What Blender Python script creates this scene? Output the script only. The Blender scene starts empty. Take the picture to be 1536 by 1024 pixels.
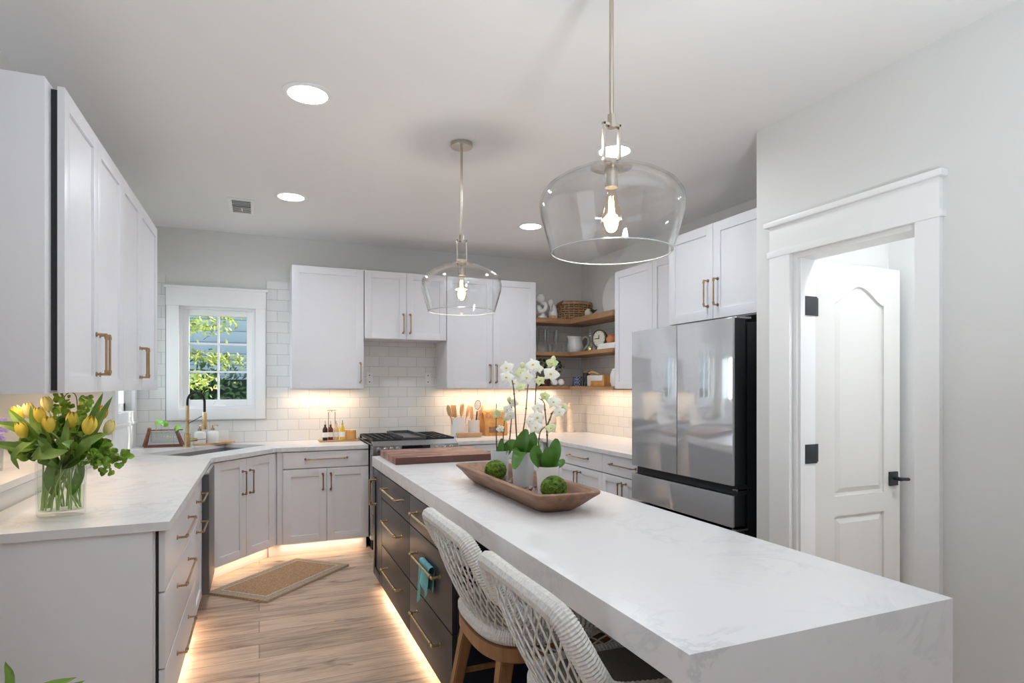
import bpy, bmesh, math, random
from mathutils import Vector, Matrix, noise
R = math.radians
random.seed(7)
S = bpy.context.scene
COL = S.collection

# ------------------------------------------------------------------ camera
cam_d = bpy.data.cameras.new('camera'); cam = bpy.data.objects.new('camera', cam_d); COL.objects.link(cam)
YAW = 0.39812
cam_d.sensor_width = 36; cam_d.lens = 901.5 / 1536 * 36
cam_d.shift_y = (578.4 - 512) / 1536
cam_d.clip_start = 0.05
cam.location = (0, 0, 1.31); cam.rotation_euler = (R(90), 0, -YAW)
S.camera = cam
S.view_settings.view_transform = 'Standard'; S.view_settings.look = 'None'
S.view_settings.gamma = 1; S.view_settings.use_curve_mapping = False
S.view_settings.exposure = 0.18
S.cycles.max_bounces = 10; S.cycles.diffuse_bounces = 8; S.cycles.transparent_max_bounces = 24
S.cycles.caustics_reflective = False; S.cycles.caustics_refractive = False
S.cycles.sample_clamp_indirect = 6

# ------------------------------------------------------------------ sky, sun
W = bpy.data.worlds.new('sky'); S.world = W; W.use_nodes = True
wn = W.node_tree.nodes; wl = W.node_tree.links
sky = wn.new('ShaderNodeTexSky'); sky.sky_type = 'NISHITA'; sky.sun_disc = False
sky.sun_elevation = R(42); sky.sun_rotation = R(60)
wl.new(sky.outputs[0], wn['Background'].inputs[0]); wn['Background'].inputs[1].default_value = 0.75
def light(name, kind, loc, energy, color=(1, 1, 1), size=None, size_y=None, aim=None, spread=None):
    d = bpy.data.lights.new(name, kind); d.energy = energy; d.color = color
    if kind == 'AREA':
        d.shape = 'RECTANGLE' if size_y else 'DISK'; d.size = size
        if size_y: d.size_y = size_y
        if spread: d.spread = spread
    o = bpy.data.objects.new(name, d); COL.objects.link(o); o.location = loc
    if aim is not None: o.rotation_euler = Vector(aim).to_track_quat('-Z', 'Y').to_euler()
    return o
sun = light('sun', 'SUN', (6, 9, 9), 4.0, (1, .95, .86), aim=(-.72, -.42, -.72)); sun.data.angle = R(1)
# added fill panels for unseen daylight, behind the camera and to its left
light('living_room_fill', 'AREA', (.6, -3.2, 1.45), 1, (.66, .82, 1), 3.2, 2.1, (0, 1, .03))
light('left_side_fill', 'AREA', (-3.3, .3, 1.35), 22, (.78, .89, 1), 2.6, 2.0, (1, .25, 0))
# added unseen lamp aimed upward near the camera to brighten the ceiling
light('ceiling_fill', 'AREA', (.7, -.25, 1.1), 42, (.82, .92, 1), .34, None, (0, .2, 1), R(160))
light('left_window_daylight', 'AREA', (-1.7, 5.07, 1.6), 34, (.84, .92, 1), 1.3, 1.5, (1, 0, -.05))
# ceiling downlights: the four in view and those over the living area
CANS = [(.195, 2.755), (.197, 4.295), (1.99, 4.35), (1.77, 2.78)]
for cx, cy in CANS:
    light('downlight', 'AREA', (cx, cy, 2.555), 5.8, (.84, .925, 1), .15, None, (0, 0, -1), R(165))
WARM = (1, .74, .5)
def strip(loc, lx, ly, e, aim=(0, 0, -1), rz=0):
    o = light('led_strip', 'AREA', loc, e, WARM, lx, ly)
    if aim == (0, 0, -1): o.rotation_euler = (0, 0, rz)
    else: o.rotation_euler = Vector(aim).to_track_quat('-Z', 'Y').to_euler()
strip((-.80, 3.34, 1.278), .03, 1.9, 2.2)
strip((.52, 5.36, 1.278), .54, .03, 1.9)
strip((1.97, 5.36, 1.278), .82, .03, 2.9)
strip((2.6, 5.4, 1.272), .3, .03, 1.2)
strip((2.98, 4.3, 1.272), .03, 1.6, 3.2)
strip((-1.2, 3.4, 1.332), .03, 1.8, 2.4)  # extra unseen strip added at the niche top to brighten its inside
# toe-kick strips
strip((-.345, 3.1, .085), .02, 1.3, 1.4)
strip((-.10, 4.70, .085), .56, .02, .42, rz=math.atan2(.50, .405))
strip((.46, 4.925, .085), .62, .02, .45)
strip((.745, 3.1, .062), .02, 1.6, 2.0)
light('pantry_light', 'AREA', (2.76, 1.15, 2.5), 13, (.93, .97, 1), .3, None, (0, 0, -1))

# ------------------------------------------------------------------ materials
def nt(name):
    m = bpy.data.materials.new(name); m.use_nodes = True
    t = m.node_tree; return m, t.nodes, t.links, t.nodes['Principled BSDF']
def P(b, **k):
    for a, v in k.items():
        b.inputs[a.replace('_', ' ')].default_value = v
def coords(n, l, scale=(1, 1, 1), rot=(0, 0, 0)):
    tc = n.new('ShaderNodeTexCoord'); mp = n.new('ShaderNodeMapping')
    mp.inputs['Scale'].default_value = scale; mp.inputs['Rotation'].default_value = rot
    l.new(tc.outputs['Object'], mp.inputs[0]); return mp.outputs[0]
def ramp(n, l, src, stops):
    r = n.new('ShaderNodeValToRGB'); e = r.color_ramp.elements
    while len(e) < len(stops): e.new(.5)
    for i, (p, c) in enumerate(stops): e[i].position = p; e[i].color = (*c, 1)
    l.new(src, r.inputs[0]); return r.outputs[0]
def noisetex(n, l, vec, scale, detail=4, rough=.5, dist=0):
    t = n.new('ShaderNodeTexNoise'); t.inputs['Scale'].default_value = scale
    t.inputs['Detail'].default_value = detail; t.inputs['Roughness'].default_value = rough
    t.inputs['Distortion'].default_value = dist; l.new(vec, t.inputs['Vector']); return t.outputs['Fac']
def bump(n, l, b, h, strength=.2, dist=.002):
    k = n.new('ShaderNodeBump'); k.inputs['Strength'].default_value = strength
    k.inputs['Distance'].default_value = dist; l.new(h, k.inputs['Height']); l.new(k.outputs[0], b.inputs['Normal'])
def plain(name, c, rough=.5, metal=0, var=.04, vscale=6, bstr=0, bscale=80, spec=.5, **k):
    m, n, l, b = nt(name); P(b, Roughness=rough, Metallic=metal); b.inputs['Specular IOR Level'].default_value = spec
    v = coords(n, l); f = noisetex(n, l, v, vscale)
    lo = tuple(max(0, x * (1 - var)) for x in c); hi = tuple(min(1, x * (1 + var)) for x in c)
    l.new(ramp(n, l, f, [(.3, lo), (.7, hi)]), b.inputs['Base Color'])
    if bstr: bump(n, l, b, noisetex(n, l, v, bscale), bstr)
    for a, q in k.items(): b.inputs[a.replace('_', ' ')].default_value = q
    return m
def wood(name, dark, light_, scale=(30, 3, 30), rough=.45, bstr=.15):
    m, n, l, b = nt(name); P(b, Roughness=rough)
    v = coords(n, l, scale); f = noisetex(n, l, v, 1.0, 6, .6, .6)
    l.new(ramp(n, l, f, [(.3, dark), (.7, light_)]), b.inputs['Base Color'])
    bump(n, l, b, f, bstr); return m
def glassmat(name, tint=(.97, .985, .98), ior=1.45, refl=1.0):
    m, n, l, b = nt(name); n.remove(b)
    t = n.new('ShaderNodeBsdfTransparent'); t.inputs[0].default_value = (*tint, 1)
    g = n.new('ShaderNodeBsdfGlossy'); g.inputs['Roughness'].default_value = .02
    fr = n.new('ShaderNodeFresnel'); fr.inputs['IOR'].default_value = ior
    ge = n.new('ShaderNodeNewGeometry'); im = n.new('ShaderNodeMapRange'); im.inputs['To Min'].default_value = ior; im.inputs['To Max'].default_value = 1 / ior
    l.new(ge.outputs['Backfacing'], im.inputs['Value']); l.new(im.outputs[0], fr.inputs['IOR'])
    mu = n.new('ShaderNodeMath'); mu.operation = 'MULTIPLY'; mu.inputs[1].default_value = refl
    mx = n.new('ShaderNodeMixShader'); l.new(fr.outputs[0], mu.inputs[0]); l.new(mu.outputs[0], mx.inputs[0])
    l.new(t.outputs[0], mx.inputs[1]); l.new(g.outputs[0], mx.inputs[2])
    l.new(mx.outputs[0], n['Material Output'].inputs[0]); return m
def emis(name, c, s):
    m, n, l, b = nt(name); P(b, Emission_Strength=s); b.inputs['Emission Color'].default_value = (*c, 1)
    b.inputs['Base Color'].default_value = (.9, .9, .9, 1); return m
def tilemat(name, horiz):
    m, n, l, b = nt(name); P(b, Roughness=.16)
    tc = n.new('ShaderNodeTexCoord'); sp = n.new('ShaderNodeSeparateXYZ'); cb = n.new('ShaderNodeCombineXYZ')
    l.new(tc.outputs['Object'], sp.inputs[0]); l.new(sp.outputs[horiz], cb.inputs[0]); l.new(sp.outputs[2], cb.inputs[1])
    mp = n.new('ShaderNodeMapping'); mp.inputs['Location'].default_value = (.03, -.839, 0); l.new(cb.outputs[0], mp.inputs[0])
    k = n.new('ShaderNodeTexBrick'); k.offset = .5
    for a, v in (('Scale', 1), ('Mortar Size', .0022), ('Mortar Smooth', .25), ('Brick Width', .172), ('Row Height', .0922)): k.inputs[a].default_value = v
    k.inputs['Color1'].default_value = (.76, .76, .75, 1); k.inputs['Color2'].default_value = (.71, .715, .71, 1)
    k.inputs['Mortar'].default_value = (.53, .53, .53, 1); l.new(mp.outputs[0], k.inputs['Vector'])
    l.new(k.outputs['Color'], b.inputs['Base Color'])
    inv = n.new('ShaderNodeMath'); inv.operation = 'SUBTRACT'; inv.inputs[0].default_value = 1; l.new(k.outputs['Fac'], inv.inputs[1])
    f = noisetex(n, l, mp.outputs[0], 14, 2); ad = n.new('ShaderNodeMath'); ad.operation = 'MULTIPLY_ADD'
    l.new(f, ad.inputs[0]); ad.inputs[1].default_value = .5; l.new(inv.outputs[0], ad.inputs[2])
    bump(n, l, b, ad.outputs[0], .55, .002); return m
def quartz(name, base, vein, amt=1.0):
    m, n, l, b = nt(name); P(b, Roughness=.3)
    v = coords(n, l); a = noisetex(n, l, v, 3.2, 8, .62, 1.4)
    c1 = ramp(n, l, a, [(.44, base), (.495, vein), (.52, base)])
    b2 = noisetex(n, l, v, 1.4, 5, .55, .3); c2 = ramp(n, l, b2, [(.40, (0, 0, 0)), (.62, (amt,) * 3)])
    mx = n.new('ShaderNodeMix'); mx.data_type = 'RGBA'; l.new(c2, mx.inputs[0]); mx.inputs[6].default_value = (*base, 1)
    l.new(c1, mx.inputs[7])
    l.new(mx.outputs[2], b.inputs['Base Color']); return m
def floormat():
    m, n, l, b = nt('oak_plank_floor'); P(b, Roughness=.38)
    v = coords(n, l)
    k = n.new('ShaderNodeTexBrick'); k.offset = .37; k.offset_frequency = 2
    for a, q in (('Scale', 1), ('Mortar Size', .0016), ('Mortar Smooth', .1), ('Brick Width', 1.25), ('Row Height', .165), ('Bias', 0)): k.inputs[a].default_value = q
    k.inputs['Color1'].default_value = (0, 0, 0, 1); k.inputs['Color2'].default_value = (1, 1, 1, 1); k.inputs['Mortar'].default_value = (.5, .5, .5, 1)
    l.new(v, k.inputs['Vector'])
    g = noisetex(n, l, coords(n, l, (2.4, 17, 1)), 1.0, 8, .66, 1.2)
    g2 = noisetex(n, l, coords(n, l, (.9, 5, 1)), 1.0, 4, .55, .4)
    ad = n.new('ShaderNodeMath'); ad.operation = 'MULTIPLY_ADD'; l.new(k.outputs['Color'], ad.inputs[0]); ad.inputs[1].default_value = .24; l.new(g, ad.inputs[2])
    ad2 = n.new('ShaderNodeMath'); ad2.operation = 'MULTIPLY_ADD'; l.new(g2, ad2.inputs[0]); ad2.inputs[1].default_value = .42; l.new(ad.outputs[0], ad2.inputs[2])
    c = ramp(n, l, ad2.outputs[0], [(.52, (.21, .14, .102)), (.68, (.44, .31, .222)), (.92, (.68, .495, .365))])
    mx = n.new('ShaderNodeMix'); mx.data_type = 'RGBA'; l.new(k.outputs['Fac'], mx.inputs[0]); 
    kn = noisetex(n, l, coords(n, l, (2.2, 8, 1)), 1.3, 3, .5, 1.0); km = n.new('ShaderNodeMix'); km.data_type = 'RGBA'; km.blend_type = 'MULTIPLY'; km.inputs[0].default_value = 1
    l.new(c, km.inputs[6]); l.new(ramp(n, l, kn, [(.27, (.42, .38, .36)), (.36, (1, 1, 1))]), km.inputs[7]); l.new(km.outputs[2], mx.inputs[6]); mx.inputs[7].default_value = (.13, .09, .065, 1)
    l.new(mx.outputs[2], b.inputs['Base Color']); bump(n, l, b, g, .08); return m
def checkmat(name, c1, c2, scale):
    m, n, l, b = nt(name); P(b, Roughness=.5); v = coords(n, l)
    k = n.new('ShaderNodeTexChecker'); k.inputs['Scale'].default_value = scale
    k.inputs[1].default_value = (*c1, 1); k.inputs[2].default_value = (*c2, 1); l.new(v, k.inputs[0]); l.new(k.outputs[0], b.inputs['Base Color']); return m
def blockwood(name):
    m, n, l, b = nt(name); P(b, Roughness=.4); v = coords(n, l)
    k = n.new('ShaderNodeTexBrick'); k.offset = .45
    for a, q in (('Scale', 1), ('Mortar Size', .0006), ('Brick Width', .11), ('Row Height', .045)): k.inputs[a].default_value = q
    k.inputs['Color1'].default_value = (.44, .23, .165, 1); k.inputs['Color2'].default_value = (.15, .06, .042, 1); k.inputs['Mortar'].default_value = (.1, .04, .03, 1)
    l.new(coords(n, l, (1, 1, 1)), k.inputs['Vector'])
    g = noisetex(n, l, coords(n, l, (9, 60, 60)), 1, 5, .6, .5)
    mx = n.new('ShaderNodeMix'); mx.data_type = 'RGBA'; mx.blend_type = 'MULTIPLY'; mx.inputs[0].default_value = .6
    l.new(k.outputs['Color'], mx.inputs[6]); l.new(ramp(n, l, g, [(.3, (.6, .55, .5)), (.7, (1.3, 1.2, 1.15))]), mx.inputs[7])
    l.new(mx.outputs[2], b.inputs['Base Color']); return m
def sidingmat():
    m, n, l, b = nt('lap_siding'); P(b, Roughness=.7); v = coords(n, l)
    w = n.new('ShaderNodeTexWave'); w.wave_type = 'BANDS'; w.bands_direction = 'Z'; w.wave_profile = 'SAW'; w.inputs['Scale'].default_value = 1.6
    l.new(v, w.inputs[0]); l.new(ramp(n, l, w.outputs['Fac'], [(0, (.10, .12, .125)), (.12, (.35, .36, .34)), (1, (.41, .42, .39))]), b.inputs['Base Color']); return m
M = dict(
    wall=plain('wall_paint', (.70, .705, .695), .65, var=.008, vscale=1.2, spec=.3),
    ceil=plain('ceiling_paint', (.82, .82, .82), .8, var=.006, vscale=1, spec=.2),
    trim=plain('white_trim_paint', (.84, .845, .85), .35, var=.006),
    cab=plain('pale_grey_cabinet_paint', (.755, .757, .79), .34, var=.008),
    navy=plain('dark_island_paint', (.030, .030, .036), .33, var=.06),
    navyp=plain('navy_panel_paint', (.012, .02, .045), .4, var=.06),
    reveal=plain('shadow_gap_black', (.02, .02, .022), .7),
    brass=plain('aged_brass', (.40, .265, .15), .3, 1, var=.12, vscale=40),
    brassl=plain('satin_brass', (.60, .46, .25), .26, 1, var=.08, vscale=40),
    nickel=plain('warm_nickel', (.52, .46, .39), .25, 1, var=.05),
    black=plain('matte_black_metal', (.018, .02, .024), .4),
    steel=plain('stainless_steel', (.56, .57, .58), .26, 1, var=.05, vscale=60),
    steeld=plain('dark_steel', (.10, .105, .115), .4, .5),
    tileb=tilemat('white_subway_tile_back', 0), tiles=tilemat('white_subway_tile_side', 1),
    quartz=quartz('white_quartz', (.715, .715, .73), (.50, .51, .545), .7),
    fridge=plain('grey_glass_panel', (.62, .63, .66), .06, .45, var=.006, Coat_Weight=1.0, Coat_Roughness=.015, Coat_IOR=1.7),
    fridges=plain('black_fridge_side', (.016, .018, .022), .38),
    floor=floormat(),
    oak=wood('oak_shelf', (.24, .125, .06), (.42, .24, .12), (3, 30, 30)),
    oaky=wood('oak_shelf_side', (.24, .125, .06), (.42, .24, .12), (30, 3, 30)),
    stoolw=wood('honey_teak', (.20, .095, .036), (.36, .185, .08), (26, 26, 4)),
    bowl=wood('carved_brown_wood', (.15, .075, .042), (.34, .185, .11), (30, 5, 40), .55, .4),
    block=blockwood('end_grain_walnut'),
    ltwood=wood('beech_wood', (.60, .36, .17), (.80, .54, .29), (30, 30, 5)),
    honey=wood('honey_bamboo', (.55, .25, .06), (.75, .40, .13), (20, 20, 5)),
    tray=wood('pale_tray_wood', (.40, .25, .13), (.56, .37, .21), (5, 30, 30)),
    redwood=wood('dark_red_wood', (.12, .035, .02), (.24, .08, .05), (20, 20, 20)),
    rope=plain('pale_grey_rope', (.68, .665, .64), .85, var=.14, vscale=120, bstr=.3, bscale=600),
    seatf=plain('taupe_seat_fabric', (.19, .17, .145), .9, var=.12, vscale=200, bstr=.3, bscale=900),
    glass=glassmat('clear_glass', (.93, .95, .95), 1.5, 2.2), pend=glassmat('pendant_glass', (.985, .988, .988), 1.5, 1.25),
    rim=plain('glass_edge_highlight', (.80, .85, .84), .08, 0, Transmission_Weight=.55),  # pale colour stands in for the bright highlight along the glass rim
    pane=glassmat('window_pane', (.96, .98, .97), 1.45, .8),
    vase=glassmat('vase_glass', (.96, .98, .97), 1.45, 1.0),
    water=glassmat('vase_water', (.95, .97, .92), 1.2, .6),
    amber=glassmat('bulb_glass', (1, .93, .82), 1.4, .8),
    fil=emis('glowing_filament', (1, .72, .38), 25), can=emis('downlight_diffuser', (1, .97, .93), 14),
    ceramic=plain('white_ceramic', (.80, .80, .80), .2, var=.01),
    ceramicg=plain('pale_grey_glaze', (.62, .66, .70), .3, var=.05),
    ceramicm=plain('matte_white_ceramic', (.80, .79, .77), .5, var=.02),
    moss=plain('green_moss', (.09, .155, .016), .95, var=.85, vscale=60, bstr=1, bscale=160),
    leaf=plain('orchid_leaf_green', (.075, .20, .028), .32, var=.25, vscale=14),
    leafd=plain('dark_leaf_green', (.03, .085, .02), .4, var=.3, vscale=14),
    tleaf=plain('tulip_leaf_green', (.17, .30, .055), .42, var=.3, vscale=18),
    tstem=plain('tulip_stem_green', (.42, .55, .20), .5, var=.15),
    green=plain('fresh_foliage_green', (.24, .40, .05), .5, var=.45, vscale=30),
    greend=plain('deep_foliage_green', (.08, .18, .03), .5, var=.4, vscale=30),
    stem=plain('orchid_stem_brown', (.10, .075, .035), .5, var=.3, vscale=30),
    petal=plain('white_petal', (.86, .87, .80), .5, var=.05, vscale=40),
    petalg=plain('green_white_petal', (.68, .74, .42), .5, var=.1, vscale=40),
    lip=plain('yellow_orchid_lip', (.75, .60, .12), .5),
    tulip=plain('yellow_tulip_petal', (.90, .70, .10), .45, var=.14, vscale=30),
    tulipp=plain('pale_tulip_petal', (.90, .80, .34), .45, var=.12, vscale=30),
    tulipo=plain('orange_tulip_petal', (.88, .48, .05), .45, var=.14, vscale=30),
    jute=plain('jute_weave', (.46, .285, .155), .95, var=.35, vscale=110, bstr=.8, bscale=260),
    juteb=plain('cream_jute_border', (.62, .53, .44), .95, var=.2, vscale=140, bstr=.6, bscale=300),
    jutee=plain('tan_jute_edge', (.46, .34, .24), .95, var=.3, vscale=140, bstr=.6, bscale=300),
    wicker=plain('brown_wicker', (.17, .085, .04), .75, var=.5, vscale=50, bstr=.5, bscale=200),
    wickerl=plain('tan_wicker', (.42, .27, .15), .75, var=.3, vscale=50, bstr=.5, bscale=200),
    teal=plain('teal_cloth', (.16, .42, .44), .85, var=.35, vscale=26, bstr=.3, bscale=300),
    iron=plain('cast_iron', (.02, .02, .022), .55, bstr=.2, bscale=200),
    blackgl=plain('black_glass', (.01, .012, .016), .06),
    doorp=plain('panel_door_paint', (.72, .71, .69), .4, var=.008),
    dark=plain('dark_liquid', (.03, .012, .01), .15), oil=plain('golden_oil', (.75, .50, .04), .12),
    paper=plain('white_label_paper', (.82, .81, .78), .6),
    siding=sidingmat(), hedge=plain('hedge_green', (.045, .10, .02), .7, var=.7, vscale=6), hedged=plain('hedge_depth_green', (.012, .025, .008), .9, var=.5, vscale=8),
    gold=plain('autumn_leaf_yellow', (.44, .46, .06), .5, var=.45, vscale=4), twig=plain('twig_bark', (.12, .10, .08), .8),
    grass=plain('lawn_green', (.12, .24, .04), .9, var=.4, vscale=20),
    blue=checkmat('blue_white_pattern', (.03, .06, .25), (.45, .5, .65), 60),
    mapl=plain('terracotta', (.5, .19, .07), .5), face=plain('cream_clock_face', (.72, .67, .55), .5),
    lav=plain('lavender_petal', (.45, .38, .75), .6), stone=plain('pale_travertine', (.74, .64, .55), .6, var=.1, vscale=30),
    bead=plain('mixed_pebble', (.33, .24, .22), .4, var=.6, vscale=60), greyg=glassmat('smoked_glass', (.55, .6, .62), 1.45, 1),
    soil=plain('bark_potting_mix', (.07, .045, .03), .9, bstr=1, bscale=200),
)

# ------------------------------------------------------------------ mesh helpers
class MB:
    def __init__(s, mtx=None): s.bm = bmesh.new(); s.M = mtx or Matrix()
    def _add(s, V, F, smooth=True):
        vs = [s.bm.verts.new(s.M @ Vector(v)) for v in V]
        for f in F:
            try: s.bm.faces.new([vs[i] for i in f]).smooth = smooth
            except ValueError: pass
        return s
    def box(s, a, b, bev=0):
        x0, x1 = sorted((a[0], b[0])); y0, y1 = sorted((a[1], b[1])); z0, z1 = sorted((a[2], b[2]))
        V = [(x, y, z) for x in (x0, x1) for y in (y0, y1) for z in (z0, z1)]
        F = [(0, 1, 3, 2), (4, 6, 7, 5), (0, 4, 5, 1), (2, 3, 7, 6), (0, 2, 6, 4), (1, 5, 7, 3)]
        if not bev: return s._add(V, F, False)
        t = bmesh.new(); vs = [t.verts.new(v) for v in V]
        for f in F: t.faces.new([vs[i] for i in f])
        bmesh.ops.bevel(t, geom=t.edges[:], offset=bev, segments=2, profile=.7, affect='EDGES')
        t.verts.index_update()
        s._add([v.co[:] for v in t.verts], [[v.index for v in f.verts] for f in t.faces], False); t.free(); return s
    def prism(s, poly, z0, z1, top=None):
        n = len(poly); tp = top or poly
        V = [(x, y, z0) for x, y in poly] + [(x, y, z1) for x, y in tp]
        F = [tuple(range(n))[::-1], tuple(range(n, 2 * n))] + [(i, (i + 1) % n, n + (i + 1) % n, n + i) for i in range(n)]
        return s._add(V, F, False)
    def tube(s, pts, r, seg=8, closed=False, flat=None):
        pts = [Vector(p) for p in pts]; n = len(pts); rr = r if isinstance(r, (list, tuple)) else [r] * n
        V = []; F = []; up = None
        for i, p in enumerate(pts):
            if closed: d = pts[(i + 1) % n] - pts[i - 1]
            else: d = pts[min(i + 1, n - 1)] - pts[max(i - 1, 0)]
            d.normalize()
            if up is None:
                up = Vector((0, 0, 1)) if abs(d.z) < .9 else Vector((1, 0, 0))
            up = (up - d * up.dot(d)); up.normalize(); sd = d.cross(up)
            for k in range(seg):
                a = 2 * math.pi * k / seg; fl = flat or 1
                V.append(p + (up * math.cos(a) * fl + sd * math.sin(a)) * rr[i])
        for i in range(n if closed else n - 1):
            for k in range(seg):
                a, b = i * seg, ((i + 1) % n) * seg
                F.append((a + k, a + (k + 1) % seg, b + (k + 1) % seg, b + k))
        if not closed: F += [tuple(range(seg))[::-1], tuple(range((n - 1) * seg, n * seg))]
        return s._add(V, F)
    def lathe(s, prof, c=(0, 0, 0), seg=28, sx=1, sy=1, cap=True, closed=False):
        V = []; F = []; n = len(prof)
        for r, z in prof:
            for k in range(seg):
                a = 2 * math.pi * k / seg; V.append((c[0] + r * sx * math.cos(a), c[1] + r * sy * math.sin(a), c[2] + z))
        for i in range(n if closed else n - 1):
            j = (i + 1) % n
            for k in range(seg): F.append((i * seg + k, i * seg + (k + 1) % seg, j * seg + (k + 1) % seg, j * seg + k))
        if cap and not closed: F += [tuple(range(seg))[::-1], tuple(range((n - 1) * seg, n * seg))]
        return s._add(V, F)
    def ico(s, c, r, sub=2, sc=(1, 1, 1), disp=0, fr=20):
        t = bmesh.new(); bmesh.ops.create_icosphere(t, subdivisions=sub, radius=1); t.verts.index_update()
        V = []
        for v in t.verts:
            k = 1 + (disp * noise.noise(v.co * fr) if disp else 0)
            V.append((c[0] + v.co.x * r * sc[0] * k, c[1] + v.co.y * r * sc[1] * k, c[2] + v.co.z * r * sc[2] * k))
        s._add(V, [[v.index for v in f.verts] for f in t.faces]); t.free(); return s
    def grid(s, fn, nu, nv):
        V = [fn(i / nu, j / nv) for j in range(nv + 1) for i in range(nu + 1)]
        F = [(j * (nu + 1) + i, j * (nu + 1) + i + 1, (j + 1) * (nu + 1) + i + 1, (j + 1) * (nu + 1) + i) for j in range(nv) for i in range(nu)]
        return s._add(V, F)
    def leafstrip(s, pts, w, fold=.25, nrm=None, n=12, prof=None):
        c = spline(pts, n); V = []; F = []
        for i, p in enumerate(c):
            d = (c[min(i + 1, n)] - c[max(i - 1, 0)]).normalized(); t = i / n
            up = Vector(nrm) if nrm is not None else Vector((-.35, -.8, .5))
            sd = d.cross(up).normalized(); up = sd.cross(d)
            ww = w * (prof(t) if prof else (math.sin(math.pi * min(1, t * .94 + .06)) ** .75)) * .5
            V += [p - sd * ww + up * ww * fold, p, p + sd * ww + up * ww * fold]
        for i in range(n):
            a = i * 3; F += [(a, a + 1, a + 4, a + 3), (a + 1, a + 2, a + 5, a + 4)]
        return s._add(V, F)
    def build(s, name, m, parent=None, sharp=38):
        off = Vector(); q = parent
        while q is not None: off += q.location; q = q.parent
        bmesh.ops.recalc_face_normals(s.bm, faces=s.bm.faces[:])
        for v in s.bm.verts: v.co -= off
        me = bpy.data.meshes.new(name); s.bm.to_mesh(me); s.bm.free()
        me.set_sharp_from_angle(angle=R(sharp))
        me.materials.append(m); o = bpy.data.objects.new(name, me); COL.objects.link(o)
        if parent is not None: o.parent = parent
        return o
def spline(pts, n):
    pts = [Vector(p) for p in pts]
    if len(pts) == 2: return [pts[0].lerp(pts[1], i / n) for i in range(n + 1)]
    q = [2 * pts[0] - pts[1]] + pts + [2 * pts[-1] - pts[-2]]; out = []; m = len(pts) - 1
    for i in range(n + 1):
        t = i / n * m; k = min(int(t), m - 1); f = t - k; a, b, c, d = q[k:k + 4]
        out.append(.5 * ((2 * b) + (c - a) * f + (2 * a - 5 * b + 4 * c - d) * f * f + (3 * b - a - 3 * c + d) * f ** 3))
    return out
def tag(o, label, cat, group=None):
    o['label'] = label; o['category'] = cat
    if group: o['group'] = group
    return o
def thing(name, label, cat, loc=(0, 0, 0), group=None):
    o = bpy.data.objects.new(name, None); COL.objects.link(o); o.location = loc; o.empty_display_size = .1
    return tag(o, label, cat, group)
def struct(o): o['kind'] = 'structure'; return o
def dup(root, loc, label, rz=None):
    r = root.copy(); COL.objects.link(r); r.location = loc; r['label'] = label
    if rz is not None: r.rotation_euler.z = rz
    for ch in list(root.children):
        c = ch.copy(); COL.objects.link(c); c.parent = r
        for g in ch.children:
            e = g.copy(); COL.objects.link(e); e.parent = c
    return r
def cells(mb, axis, c0, c1, u0, u1, v0, v1, holes):
    us = sorted({u0, u1, *[h[0] for h in holes], *[h[1] for h in holes]}); vs = sorted({v0, v1, *[h[2] for h in holes], *[h[3] for h in holes]})
    for a, b in zip(us, us[1:]):
        for c, d in zip(vs, vs[1:]):
            um, vm = (a + b) / 2, (c + d) / 2
            if any(h[0] < um < h[1] and h[2] < vm < h[3] for h in holes): continue
            if axis == 'y': mb.box((a, c0, c), (b, c1, d))
            else: mb.box((c0, a, c), (c1, b, d))
    return mb

# ------------------------------------------------------------------ the setting
CT = .839; CE = 2.58
struct(MB().box((-3.6, -3.6, -.1), (3.4, 5.62, 0)).build('floor', M['floor']))
struct(MB().box((-3.6, -3.6, CE), (3.4, 5.62, CE + .1)).build('ceiling', M['ceil']))
WIN = (-.593, -.03, 1.125, 1.955)
struct(cells(MB(), 'y', 5.5, 5.62, -1.6, 3.22, 0, CE, [WIN]).build('wall_back', M['wall']))
NI = (2.4, 4.45, .905, 1.34); W2 = (4.78, 5.36, 1.12, 1.95)
struct(cells(MB(), 'x', -1.02, -.9, 2.25, 5.5, 0, CE, [NI, W2]).build('wall_left', M['wall']))
n_ = MB(); n_.box((-1.5, 2.3, .9), (-1.42, 4.55, 1.45)); n_.box((-1.42, 2.3, .909), (-1.02, 2.4, 1.45)); n_.box((-1.42, 4.45, .909), (-1.02, 4.55, 1.45)); n_.box((-1.42, 2.4, 1.34), (-1.02, 4.45, 1.45))
struct(n_.build('wall_niche', M['wall']))
struct(MB().box((-1.42, 2.402, .909), (-.893, 4.448, .939), .003).build('trim_niche', M['quartz']))
struct(MB().box((3.1, 2.3, 0), (3.22, 5.5, CE)).build('wall_right', M['wall']))
DO = (1.5, 2.08, 0, 1.925)
struct(cells(MB(), 'x', 2.3, 2.42, -3.5, 2.303, 0, CE, [DO]).build('wall_pantry', M['wall']))
struct(MB().box((2.42, 2.18, 0), (3.22, 2.303, CE)).build('wall_alcove', M['wall']))
pn = MB(); pn.box((3.1, .5, 0), (3.22, 2.18, CE)); pn.box((2.42, .4, 0), (3.22, .5, CE)); struct(pn.build('wall_pantry_inside', M['trim']))
struct(MB().box((-3.6, -3.6, 0), (3.4, -3.5, CE)).build('wall_front', M['wall']))
lf = MB(); lf.box((-3.6, -3.5, 0), (-3.5, 2.25, CE)); lf.box((-3.5, 2.15, 0), (-.9, 2.25, CE)); struct(lf.build('wall_living', M['wall']))
# tiled backsplash
struct(cells(MB(), 'y', 5.49, 5.5, -.9, 3.1, CT, 1.91, [(-.69, .055, 1.035, 2.2)]).build('trim_backsplash', M['tileb']))
struct(MB().box((3.09, 3.3, CT), (3.1, 5.49, 1.91)).build('trim_backsplash_side', M['tiles']))
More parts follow.
